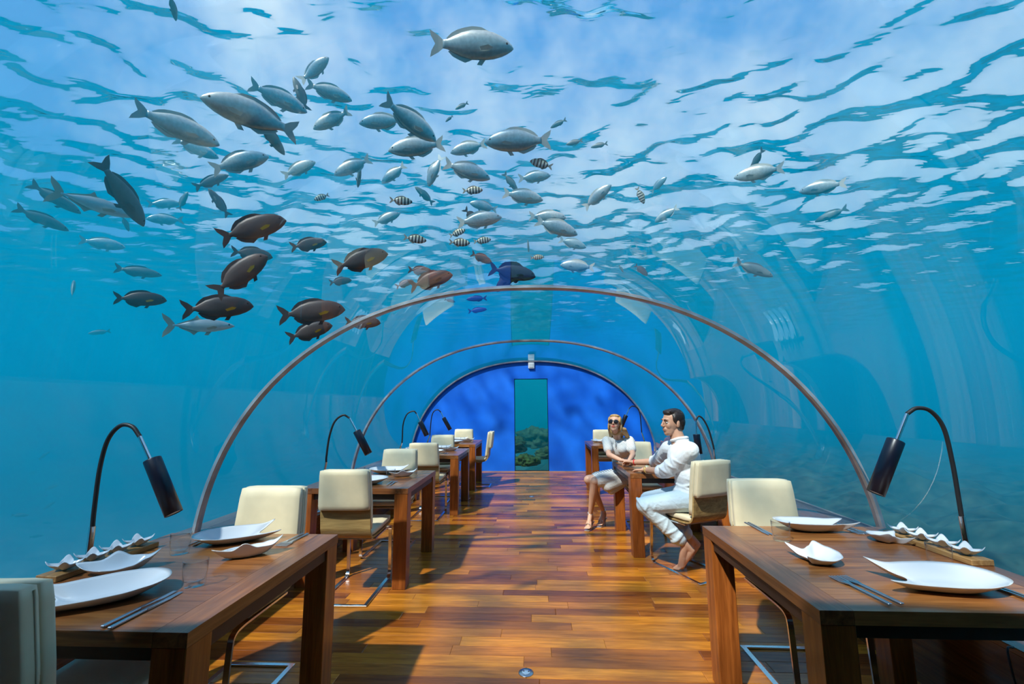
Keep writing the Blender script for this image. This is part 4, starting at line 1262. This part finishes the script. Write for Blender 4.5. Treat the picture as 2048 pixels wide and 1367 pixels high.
def blob(name, prims, voxel, smooth, mat, parent=None, fn=None):
    """overlapping tapered forms fused into one continuous skin"""
    mb = MB()
    for p in prims:
        if p[0] == 'c': cap_bm(mb, *p[1:])
        else: ell_bm(mb, *p[1:])
    me = mb.mesh('tmp')
    o = bpy.data.objects.new('tmp', me); COL.objects.link(o)
    md = o.modifiers.new('r', 'REMESH'); md.mode = 'VOXEL'; md.voxel_size = voxel; md.use_smooth_shade = True
    if smooth:
        ms = o.modifiers.new('s', 'SMOOTH'); ms.factor = .5; ms.iterations = smooth
    bpy.context.view_layer.update()
    out = to_mesh(o)
    bpy.data.objects.remove(o); bpy.data.meshes.remove(me)
    out.name = name
    if fn:
        for v in out.vertices: v.co = fn(v.co)
    out.polygons.foreach_set('use_smooth', [True] * len(out.polygons))
    out.materials.clear(); out.materials.append(mat)
    return link(bpy.data.objects.new(name, out), parent)

def frame(fwd, up=(0, 0, 1)):
    f = Vector(fwd).normalized(); u = Vector(up); u = (u - f * u.dot(f)).normalized()
    return Matrix((f, u.cross(f), u)).transposed()      # columns: forward, left, up

def head_prims(c, R, s=1.0, female=False):
    P = lambda x, y, z: c + R @ (Vector((x, y, z)) * s)
    E = lambda x, y, z, a, b, d: ('e', P(x, y, z), a * s, b * s, d * s, R)
    k = .93 if female else 1.0
    out = [E(-.012, 0, .035, .094, .076, .085), E(.020, 0, .0, .070, .066 * k, .085), E(.030, 0, -.055, .054, .052 * k, .055), E(.052, 0, -.092, .028, .026 * k, .022),
           E(.058, .032, -.020, .024, .026, .032), E(.058, -.032, -.020, .024, .026, .032), E(.074, 0, .030, .020, .046, .012),
           E(.076, 0, -.056, .018, .027, .022), E(.040, 0, -.082, .040, .044 * k, .026),
           ('c', P(.088, 0, .020), P(.106, 0, -.022), .0075 * s, .0115 * s), E(.098, .010, -.028, .010, .008, .007), E(.098, -.010, -.028, .010, .008, .007),
           E(.0845, 0, -.050, .0095, .023, .0055), E(.0835, 0, -.060, .0095, .020, .006)]
    for sd in (-1, 1):
        out += [E(-.008, sd * .077, -.005, .018, .008, .030), E(-.004, sd * .074, -.022, .010, .008, .014)]
    return out
def hand_prims(wrist, fwd, up, thumb, curl=.35, s=1.0, spread=.10):
    """palm, four bent fingers of unequal length and a thumb leaving the palm's side (thumb=+1: on the left of fwd)"""
    R = frame(fwd, up); w = Vector(wrist)
    P = lambda x, y, z: w + R @ (Vector((x, y, z)) * s)
    out = [('c', P(0, 0, 0), P(.03, 0, 0), .022 * s, .024 * s)]
    for y in (-.027, -.009, .009, .027):
        out.append(('c', P(.012, y * .6, 0), P(.082, y, .002), .014 * s, .0115 * s))
    for i, (y, l) in enumerate(((.030, .062), (.010, .074), (-.010, .068), (-.029, .052))):
        y *= thumb
        a = spread * y / .03
        p = [P(.082, y, .002)]
        d = 0.0; q = Vector((.082, y, .002))
        for seg, (fl, cu) in enumerate(((.45, .5), (.30, 1.0), (.25, .8))):
            d += curl * cu
            q = q + Vector((math.cos(d) * math.cos(a), math.sin(a), -math.sin(d))) * l * fl
            p.append(P(*q))
        for j in range(3):
            out.append(('c', p[j], p[j + 1], (.0098 - .0012 * j) * s, (.0090 - .0014 * j) * s, 10))
    t0, t1, t2, t3 = P(.020, thumb * .020, -.002), P(.045, thumb * .046, -.012), P(.072, thumb * .055, -.020), P(.094, thumb * .052, -.024)
    out += [('c', t0, t1, .0145 * s, .012 * s), ('c', t1, t2, .0115 * s, .010 * s, 10), ('c', t2, t3, .010 * s, .008 * s, 10)]
    return out
def eyes(c, R, s, parent, iris=(.10, .05, .02), brow=(.02, .012, .008)):
    P = lambda x, y, z: c + R @ (Vector((x, y, z)) * s)
    wm = pmat('eye_white', (.75, .74, .70), .2); im = pmat('iris', iris, .1); bmt = pmat('eyebrow_hair', brow, .7)
    for sd in (-1, 1):
        mb = MB(); ell_bm(mb, P(.0770, sd * .031, .004), .0105 * s, .0135 * s, .0056 * s, R, 2)
        e = mb.build('eye', wm, parent)
        mb = MB(); ell_bm(mb, P(.0868, sd * .031, .004), .0030 * s, .0056 * s, .0050 * s, R, 2); mb.build('iris', im, e)
        mb = MB(); mb.tube([P(.0935, sd * .012, .024), P(.0945, sd * .028, .030), P(.082, sd * .050, .026)], [.003 * s, .0042 * s, .002 * s], 8); mb.build('eyebrow', bmt, parent)

SKIN_M = pmat('skin_tan', (.56, .30, .195), .5, noise=.06, nscale=14)
SKIN_W = pmat('skin_light_tan', (.62, .35, .24), .48, noise=.05, nscale=14)
LIPS_M = pmat('lips_pale', (.45, .20, .16), .45); LIPS_W = pmat('lips_coral', (.72, .12, .09), .3)
def cloth(name, col, bump=.35, scale=9.0, dist=.03):
    m, nt, b = new_mat(name)
    b.inputs['Base Color'].default_value = (*col, 1); b.inputs['Roughness'].default_value = .8; b.inputs['Sheen Weight'].default_value = .2
    t = nt.nodes.new('ShaderNodeTexCoord'); n = nt.nodes.new('ShaderNodeTexNoise'); n.inputs['Scale'].default_value = scale; n.inputs['Detail'].default_value = 3; n.inputs['Distortion'].default_value = 1.3
    bp = nt.nodes.new('ShaderNodeBump'); bp.inputs['Strength'].default_value = bump; bp.inputs['Distance'].default_value = dist
    nt.links.new(t.outputs['Object'], n.inputs['Vector']); nt.links.new(n.outputs[0], bp.inputs['Height']); nt.links.new(bp.outputs[0], b.inputs['Normal'])
    return m
SHIRT = cloth('white_linen', (.80, .81, .82)); JEANS = cloth('pale_blue_denim', (.55, .66, .73), .35, 14, .02)

V3 = Vector
# --- man
hc = V3((1.238, 4.12, 1.228)); HR = frame((-.95, -.31, .03), (.05, 0, 1))
Lsh, Lel, Lwr = V3((1.315, 3.925, 1.005)), V3((1.130, 4.050, .810)), V3((1.030, 4.315, .790))
Rsh, Rel, Rwr = V3((1.245, 4.290, .985)), V3((1.215, 4.560, .835)), V3((1.010, 4.715, .808))
Lhip, Lkn, Lan = V3((1.325, 3.955, .595)), V3((.935, 4.020, .535)), V3((1.250, 4.000, .225))
Rhip, Rkn, Ran = V3((1.350, 4.160, .595)), V3((1.020, 4.240, .535)), V3((1.375, 4.200, .215))
pel, wai, che, nek = V3((1.345, 4.06, .61)), V3((1.350, 4.065, .77)), V3((1.310, 4.085, .935)), V3((1.282, 4.105, 1.085))
TR_ = frame((-.86, .34, .0))       # torso facing
bodyp = [('e', pel, .125, .165, .105, TR_), ('e', wai, .105, .145, .13, TR_), ('e', che, .115, .165, .14, TR_), ('c', nek + V3((.0, 0, -.03)), hc + HR @ V3((-.025, 0, -.06)), .066, .058),
         ('c', che + V3((.0, 0, .05)), Lsh, .075, .055), ('c', che + V3((0, 0, .05)), Rsh, .075, .055),
         ('c', Lsh, Lel, .052, .040), ('c', Lel, Lwr, .040, .026), ('c', Rsh, Rel, .052, .040), ('c', Rel, Rwr, .040, .026),
         ('c', Lhip, Lkn, .085, .056), ('c', Lkn, Lan, .054, .032), ('c', Rhip, Rkn, .085, .056), ('c', Rkn, Ran, .054, .032)]
bodyp += head_prims(hc, HR, 1.0)
bodyp += hand_prims(Lwr, V3((.935, 4.43, .768)) - Lwr, (0.1, 0, 1), -1, .16, .98)
bodyp += hand_prims(Rwr, V3((.925, 4.80, .800)) - Rwr, (.2, .2, 1), -1, .45, .95)
def foot(an, ball, toe, heel, s=1.0, side=V3((0, 1, 0))):
    out = [('c', an, heel, .034 * s, .030 * s), ('c', an, ball, .034 * s, .030 * s), ('c', heel, ball, .030 * s, .028 * s)]
    for i, (o_, l) in enumerate(((-.030, 1.05), (-.014, 1.0), (.0, .92), (.014, .84), (.027, .74))):
        b = ball + side * o_ * .9
        t_ = b + (toe - ball) * l
        out.append(('c', b - (toe - ball) * .3, t_, (.014 if i == 0 else .010) * s, (.012 if i == 0 else .0085) * s, 10))
        out.append(('c', an * .35 + ball * .65 + side * o_ * .6, b, .020 * s, .015 * s, 10))
    return out
bodyp += foot(Lan, V3((1.215, 4.020, .046)), V3((1.168, 4.028, .012)), V3((1.300, 4.000, .175)), .95, V3((.10, -.99, 0)))
bodyp += foot(Ran, V3((1.345, 4.215, .046)), V3((1.300, 4.228, .012)), V3((1.420, 4.200, .165)), .95, V3((.10, -.99, 0)))
man = blob('person', bodyp, .0046, 3, SKIN_M)
tag(man, 'man in white shirt and pale jeans, barefoot, seated turned left with hands across the table', 'person', 'the couple at the table')
eyes(hc, HR, 1.0, man, (.05, .035, .02))
P = lambda x, y, z: hc + HR @ V3((x, y, z))
mb = MB(); mb.tube([P(.088, -.022, -.0550), P(.0930, 0, -.0548), P(.088, .022, -.0550)], [.0018, .0032, .0018], 8); mb.build('lips', LIPS_M, man)
E_ = lambda x, y, z, a, b, d: ('e', P(x, y, z), a, b, d, HR)
hair = [E_(-.026, 0, .052, .092, .083, .083), E_(-.050, 0, .012, .068, .080, .080), E_(-.062, 0, -.035, .045, .062, .045), E_(.030, 0, .098, .054, .062, .024), E_(.058, .006, .088, .026, .050, .018), E_(-.004, 0, .102, .066, .058, .028)]
for sd in (-1, 1): hair += [E_(.012, sd * .066, .040, .026, .018, .040), E_(.008, sd * .074, .010, .009, .006, .026)]
rg = random.Random(4)
for i in range(26):
    a = rg.uniform(-1, 1); x0 = rg.uniform(-.03, .045)
    hair.append(('c', P(x0 - .03, a * .05, .112), P(x0 + .022, a * .058, .104), .012, .009, 8))
blob('hair', hair, .005, 5, pmat('dark_brown_hair', (.022, .013, .010), .45, noise=.4, nscale=60, bump=.4), man)
sh = [('e', pel + V3((0, 0, .03)), .150, .188, .10, TR_), ('e', wai, .135, .175, .14, TR_), ('e', che + V3((0, 0, -.01)), .140, .185, .15, TR_), ('c', che + V3((0, 0, .06)), Lsh, .092, .074), ('c', che + V3((0, 0, .06)), Rsh, .092, .074),
      ('e', nek + V3((.012, 0, -.005)), .078, .085, .040, TR_), ('c', Lsh, Lsh.lerp(Lel, .95), .076, .066), ('c', Lsh.lerp(Lel, .72), Lel.lerp(Lwr, .16), .070, .055), ('c', Rsh, Rsh.lerp(Rel, .95), .074, .064), ('c', Rsh.lerp(Rel, .7), Rel.lerp(Rwr, .18), .066, .055)]
for i in range(5):
    t_ = .45 + .12 * i
    sh.append(('e', Lsh.lerp(Lel, t_), .080, .080, .022, (Lel - Lsh).to_track_quat('Z', 'Y').to_matrix() @ Matrix.Rotation(.35 * (-1) ** i, 3, 'X')))
    sh.append(('e', Rsh.lerp(Rel, t_), .078, .078, .022, (Rel - Rsh).to_track_quat('Z', 'Y').to_matrix() @ Matrix.Rotation(.35 * (-1) ** i, 3, 'Y')))
for i in range(4):
    sh.append(('e', pel.lerp(wai, .2 + .25 * i) + V3((.01, 0, 0)), .150, .186, .020, TR_ @ Matrix.Rotation(.25 * (-1) ** i, 3, 'Y')))
shirt = blob('shirt', sh, .007, 4, SHIRT, man)
nb = nek + V3((.004, .0, .028))
for sg in (-1, 1):
    pth = [nb + TR_ @ V3((.070 * math.cos(a_), sg * .074 * math.sin(a_), -.012 - .030 * max(0, math.cos(a_)))) for a_ in [.30, .7, 1.2, 1.8, 2.5, PI]]
    mb = MB(); mb.tube(smooth_path(pth, 4), [.012] * (5 * 4 + 1), 8); mb.build('collar', SHIRT, shirt)
for wr, el in ((Lwr, Lel), (Rwr, Rel)):
    a = el.lerp(wr, .16 if el is Lel else .18); d = (wr - el).normalized()
    mb = MB(); cq = d.to_track_quat('Z', 'Y').to_matrix().to_4x4()
    mb.lathe([(.050, -.03), (.058, -.026), (.060, .0), (.058, .026), (.049, .030), (.044, .022), (.044, -.02)], 24, Matrix.Translation(a) @ cq); mb.build('cuff', SHIRT, shirt)
tro = [('e', pel + V3((0, 0, -.005)), .140, .180, .10, TR_), ('c', Lhip, Lkn, .100, .074), ('c', Lkn, Lkn.lerp(Lan, .86), .073, .060), ('c', Rhip, Rkn, .100, .074), ('c', Rkn, Rkn.lerp(Ran, .86), .073, .060),
       ('e', Lkn.lerp(Lan, .80), .075, .075, .035, (Lan - Lkn).to_track_quat('Z', 'Y').to_matrix()), ('e', Rkn.lerp(Ran, .80), .075, .075, .035, (Ran - Rkn).to_track_quat('Z', 'Y').to_matrix())]
for i in range(5):
    tro.append(('e', Lkn.lerp(Lan, .08 + .14 * i), .0735, .0735, .022, (Lan - Lkn).to_track_quat('Z', 'Y').to_matrix() @ Matrix.Rotation(.4 * (-1) ** i, 3, 'X')))
    tro.append(('e', Lhip.lerp(Lkn, .70 + .09 * i), .083, .083, .020, (Lkn - Lhip).to_track_quat('Z', 'Y').to_matrix() @ Matrix.Rotation(.45 * (-1) ** i, 3, 'X')))
blob('trousers', tro, .007, 7, JEANS, man)
d = (Lwr - Lel).normalized(); a = Lwr - d * .012
cq = d.to_track_quat('Z', 'Y').to_matrix().to_4x4()
GOLD = pmat('gold', (.70, .48, .16), .35, .3)
wt = MB().lathe([(.0285, -.009), (.0315, -.008), (.0315, .008), (.0285, .009)], 24, Matrix.Translation(a) @ cq).build('watch', GOLD, man)
MB().lathe([(.018, 0), (.018, .006), (.015, .009), (0, .009)], 20, Matrix.Translation(a + V3((0, -.012, .029))) @ Matrix.Rotation(.5, 4, 'X')).build('watch_face', pmat('watch_dial', (.8, .72, .45), .2, .6), wt)
d = (Rwr - Rel).normalized(); cq = d.to_track_quat('Z', 'Y').to_matrix().to_4x4()
RED = pmat('red_cord', (.75, .02, .02), .6)
MB().lathe([(.0275, -.005), (.0310, -.004), (.0310, .004), (.0275, .005)], 20, Matrix.Translation(Rwr - d * .004) @ cq).build('bracelet', RED, man)

# --- woman
wc = V3((.902, 5.135, 1.180)); WR = frame((-.34, -.86, .30), (.12, .2, 1))
sL, eL, hL = V3((1.080, 5.235, .985)), V3((1.072, 5.060, .845)), V3((.990, 4.885, .800))       # image right
sR, eR, hR = V3((.815, 5.215, .985)), V3((.808, 5.040, .850)), V3((.910, 4.880, .808))
wp, ww, wch, wn_ = V3((1.045, 5.315, .605)), V3((1.005, 5.28, .760)), V3((.955, 5.235, .905)), V3((.940, 5.215, 1.035))
WT = frame((-.45, -.89, 0))
k1, a1, t1, h1 = V3((.655, 5.120, .555)), V3((.612, 5.290, .165)), V3((.560, 5.200, .028)), V3((.632, 5.330, .105))
k2, a2, t2, h2 = V3((.590, 5.180, .560)), V3((.780, 5.440, .170)), V3((.718, 5.352, .028)), V3((.800, 5.480, .110))
hip1, hip2 = V3((1.00, 5.27, .580)), V3((1.05, 5.36, .580))
wb = [('e', wp, .105, .155, .10, WT), ('e', ww, .080, .115, .12, WT), ('e', wch, .088, .125, .12, WT), ('c', wn_ + V3((0, .01, -.03)), wc + WR @ V3((-.028, 0, -.06)), .046, .042),
      ('c', wch + V3((0, 0, .06)), sL, .055, .040), ('c', wch + V3((0, 0, .06)), sR, .055, .040),
      ('c', sL, eL, .038, .031), ('c', eL, hL, .031, .020), ('c', sR, eR, .038, .031), ('c', eR, hR, .031, .020),
      ('c', hip1, k1, .078, .052), ('c', k1, k1.lerp(a1, .35), .050, .047), ('c', k1.lerp(a1, .35), a1, .047, .024), ('c', hip2, k2, .078, .052), ('c', k2, k2.lerp(a2, .35), .050, .047), ('c', k2.lerp(a2, .35), a2, .047, .024)]
wb += head_prims(wc, WR, .88, True)
wb += hand_prims(hL, V3((.935, 4.80, .785)) - hL, (0, .1, 1), -1, .35, .82)
wb += hand_prims(hR, V3((.955, 4.79, .815)) - hR, (-.1, .1, 1), 1, .5, .82)
sidev = V3((.86, -.5, 0))
for an_, to_, he_ in ((a1, t1, h1), (a2, t2, h2)):
    wb += foot(an_, he_.lerp(to_, .72) + V3((0, 0, -.012)), to_, he_, .78, sidev)
woman = blob('person', wb, .0044, 3, SKIN_W)
tag(woman, 'woman in white striped dress and dark sunglasses, seated with crossed legs and silver sandals', 'person', 'the couple at the table')
Q = lambda x, y, z: wc + WR @ (V3((x, y, z)) * .88)
lp = MB(); lp.tube([Q(.088, -.022, -.0545), Q(.0960, -.006, -.0515), Q(.0960, .006, -.0515), Q(.088, .022, -.0545)], [.0025, .0042, .0042, .0025], 8)
lp.tube([Q(.088, -.018, -.058), Q(.0940, 0, -.0615), Q(.088, .018, -.058)], [.0025, .0050, .0025], 8); lp.build('lips', LIPS_W, woman)
BLOND = pmat('blonde_hair', (.44, .26, .10), .45, noise=.22, nscale=30, bump=.3)
E_ = lambda x, y, z, a, b, d: ('e', Q(x, y, z), a * .88, b * .88, d * .88, WR)
wh = [E_(-.026, 0, .052, .092, .084, .082), E_(-.052, 0, .010, .066, .082, .085), E_(.026, 0, .092, .050, .066, .026), E_(-.060, 0, -.07, .05, .075, .07)]
for sd in (-1, 1):
    wh += [E_(.028, sd * .070, .040, .032, .016, .044), E_(-.010, sd * .080, -.030, .026, .013, .060), ('c', Q(-.04, sd * .075, -.05), V3((1.0, 5.245, 1.035)) if sd > 0 else V3((.868, 5.262, 1.035)), .022, .014)]
for j in range(5):
    wh.append(('c', Q(-.03 - .01 * j, .065 + .012 * j, -.05), V3((1.055 + .012 * j, 5.215 + .014 * j, 1.012 - .012 * j)), .024, .013))
    wh.append(('c', Q(-.06, -.04 + .02 * j, -.08), V3((.885 + .03 * j, 5.292, 1.0)), .026, .016))
blob('hair', wh, .005, 4, BLOND, woman)
SG = pmat('dark_lens', (.012, .012, .016), .08)
gls = empty('sunglasses', parent=woman)
for sd in (-1, 1):
    mb = MB(); ell_bm(mb, Q(.0945, sd * .033, .006), .007, .0275, .0235, WR @ Matrix.Rotation(sd * .28, 3, 'Z'), 3); mb.build('lens', SG, gls)
    mb = MB(); mb.tube([Q(.085, sd * .062, .012), Q(.02, sd * .079, .008), Q(-.012, sd * .080, .0)], .0028, 8); mb.build('temple', M['black'], gls)
mb = MB(); mb.tube([Q(.100, -.010, .010), Q(.104, 0, .013), Q(.100, .010, .010)], .003, 8); mb.build('bridge', M['black'], gls)
for sd in (-1, 1):
    e_ = Q(.0, sd * .080, -.042)
    mb = MB(); mb.tube([e_, e_ - V3((0, 0, .020)), e_ - V3((0, 0, .045))], [.003, .005, .0075], 8); mb.build('earring', M['chrome'], woman)
# dress with thin dark stripes woven in
dm, nt, b = new_mat('striped_knit')
t = nt.nodes.new('ShaderNodeTexCoord'); s_ = nt.nodes.new('ShaderNodeSeparateXYZ'); nt.links.new(t.outputs['Object'], s_.inputs[0])
m1 = nt.nodes.new('ShaderNodeMath'); m1.operation = 'MULTIPLY_ADD'; m1.inputs[1].default_value = .35; nt.links.new(s_.outputs['X'], m1.inputs[0]); nt.links.new(s_.outputs['Z'], m1.inputs[2])
m2 = nt.nodes.new('ShaderNodeMath'); m2.operation = 'MULTIPLY'; m2.inputs[1].default_value = 430.0; nt.links.new(m1.outputs[0], m2.inputs[0])
m3 = nt.nodes.new('ShaderNodeMath'); m3.operation = 'SINE'; nt.links.new(m2.outputs[0], m3.inputs[0])
mr = nt.nodes.new('ShaderNodeMapRange'); mr.inputs['From Min'].default_value = .35; mr.inputs['From Max'].default_value = .75; nt.links.new(m3.outputs[0], mr.inputs['Value'])
mc = nt.nodes.new('ShaderNodeMixRGB'); mc.inputs[1].default_value = (.82, .81, .78, 1); mc.inputs[2].default_value = (.36, .32, .30, 1)
nt.links.new(mr.outputs[0], mc.inputs[0]); nt.links.new(mc.outputs[0], b.inputs['Base Color']); b.inputs['Roughness'].default_value = .85
bp = nt.nodes.new('ShaderNodeBump'); bp.invert = True; bp.inputs['Strength'].default_value = .3; bp.inputs['Distance'].default_value = .004
nt.links.new(mr.outputs[0], bp.inputs['Height']); nt.links.new(bp.outputs[0], b.inputs['Normal'])
dr = [('e', wp, .125, .172, .115, WT), ('e', ww, .098, .132, .13, WT), ('e', wch + V3((0, 0, -.005)), .108, .145, .115, WT), ('c', wch + V3((0, 0, .045)), sL + V3((0, 0, -.004)), .064, .054), ('c', wch + V3((0, 0, .045)), sR + V3((0, 0, -.004)), .064, .054),
      ('c', sL, sL.lerp(eL, .62), .054, .052), ('c', sR, sR.lerp(eR, .62), .054, .052),
      ('c', hip1, hip1.lerp(k1, .84), .100, .078), ('c', hip2, hip2.lerp(k2, .78), .100, .078), ('c', hip1.lerp(hip2, .5), k1.lerp(k2, .5) + V3((.09, .03, -.01)), .10, .070),
      ('c', V3((.98, 5.24, .56)), V3((.80, 5.15, .50)), .085, .070), ('c', V3((.95, 5.24, .52)), V3((.84, 5.17, .45)), .070, .050)]
for sd in (-1, 1):
    dr.append(('e', wch + WT @ V3((.075, sd * .058, -.01)), .048, .052, .050, WT))
dress = blob('dress', dr, .006, 3, dm, woman)
mb = MB(); mb.tube([wch + WT @ V3((.118, .0, .10)) , wch + WT @ V3((.122, 0, .02)), ww + WT @ V3((.102, 0, .05))], .004, 6); mb.build('zip', M['chrome'], dress)
SAND = pmat('silver_leather', (.72, .66, .62), .25, .7)
for an_, to_, he_ in ((a1, t1, h1), (a2, t2, h2)):
    sd_ = empty('sandal', parent=woman)
    ball = he_.lerp(to_, .72) + V3((0, 0, -.034)); ball.z = max(.012, ball.z - .004)
    tip = V3((to_.x, to_.y, .006)) + (to_ - he_).normalized() * .020; tip.z = .006
    hl = he_ + V3((0, 0, -.034)); dirv = (tip - hl); dirv.z = 0; dirv.normalize()
    sv = V3((-dirv.y, dirv.x, 0))
    MB().ribbon([hl - dirv * .022, hl, hl.lerp(ball, .5), V3((ball.x, ball.y, .010)), tip], .052, .007, sv).build('sole', SAND, sd_)
    MB().tube([hl - dirv * .012, V3((hl.x, hl.y, .001)) - dirv * .006], [.012, .006], 8).build('heel', SAND, sd_)
    for pos, rr in ((an_ + V3((0, 0, .006)), .031),):
        MB().lathe([(rr - .003, -.005), (rr, -.004), (rr, .004), (rr - .003, .005)], 20, Matrix.Translation(pos) @ (k1 - a1).to_track_quat('Z', 'Y').to_matrix().to_4x4()).build('ankle_strap', SAND, sd_)
    bl = he_.lerp(to_, .74)
    MB().ribbon(smooth_path([bl + sv * .030 + V3((0, 0, -.012)), bl + sv * .020 + V3((0, 0, .022)), bl - sv * .020 + V3((0, 0, .022)), bl - sv * .030 + V3((0, 0, -.012))], 4), .022, .004, dirv).build('toe_strap', SAND, sd_)
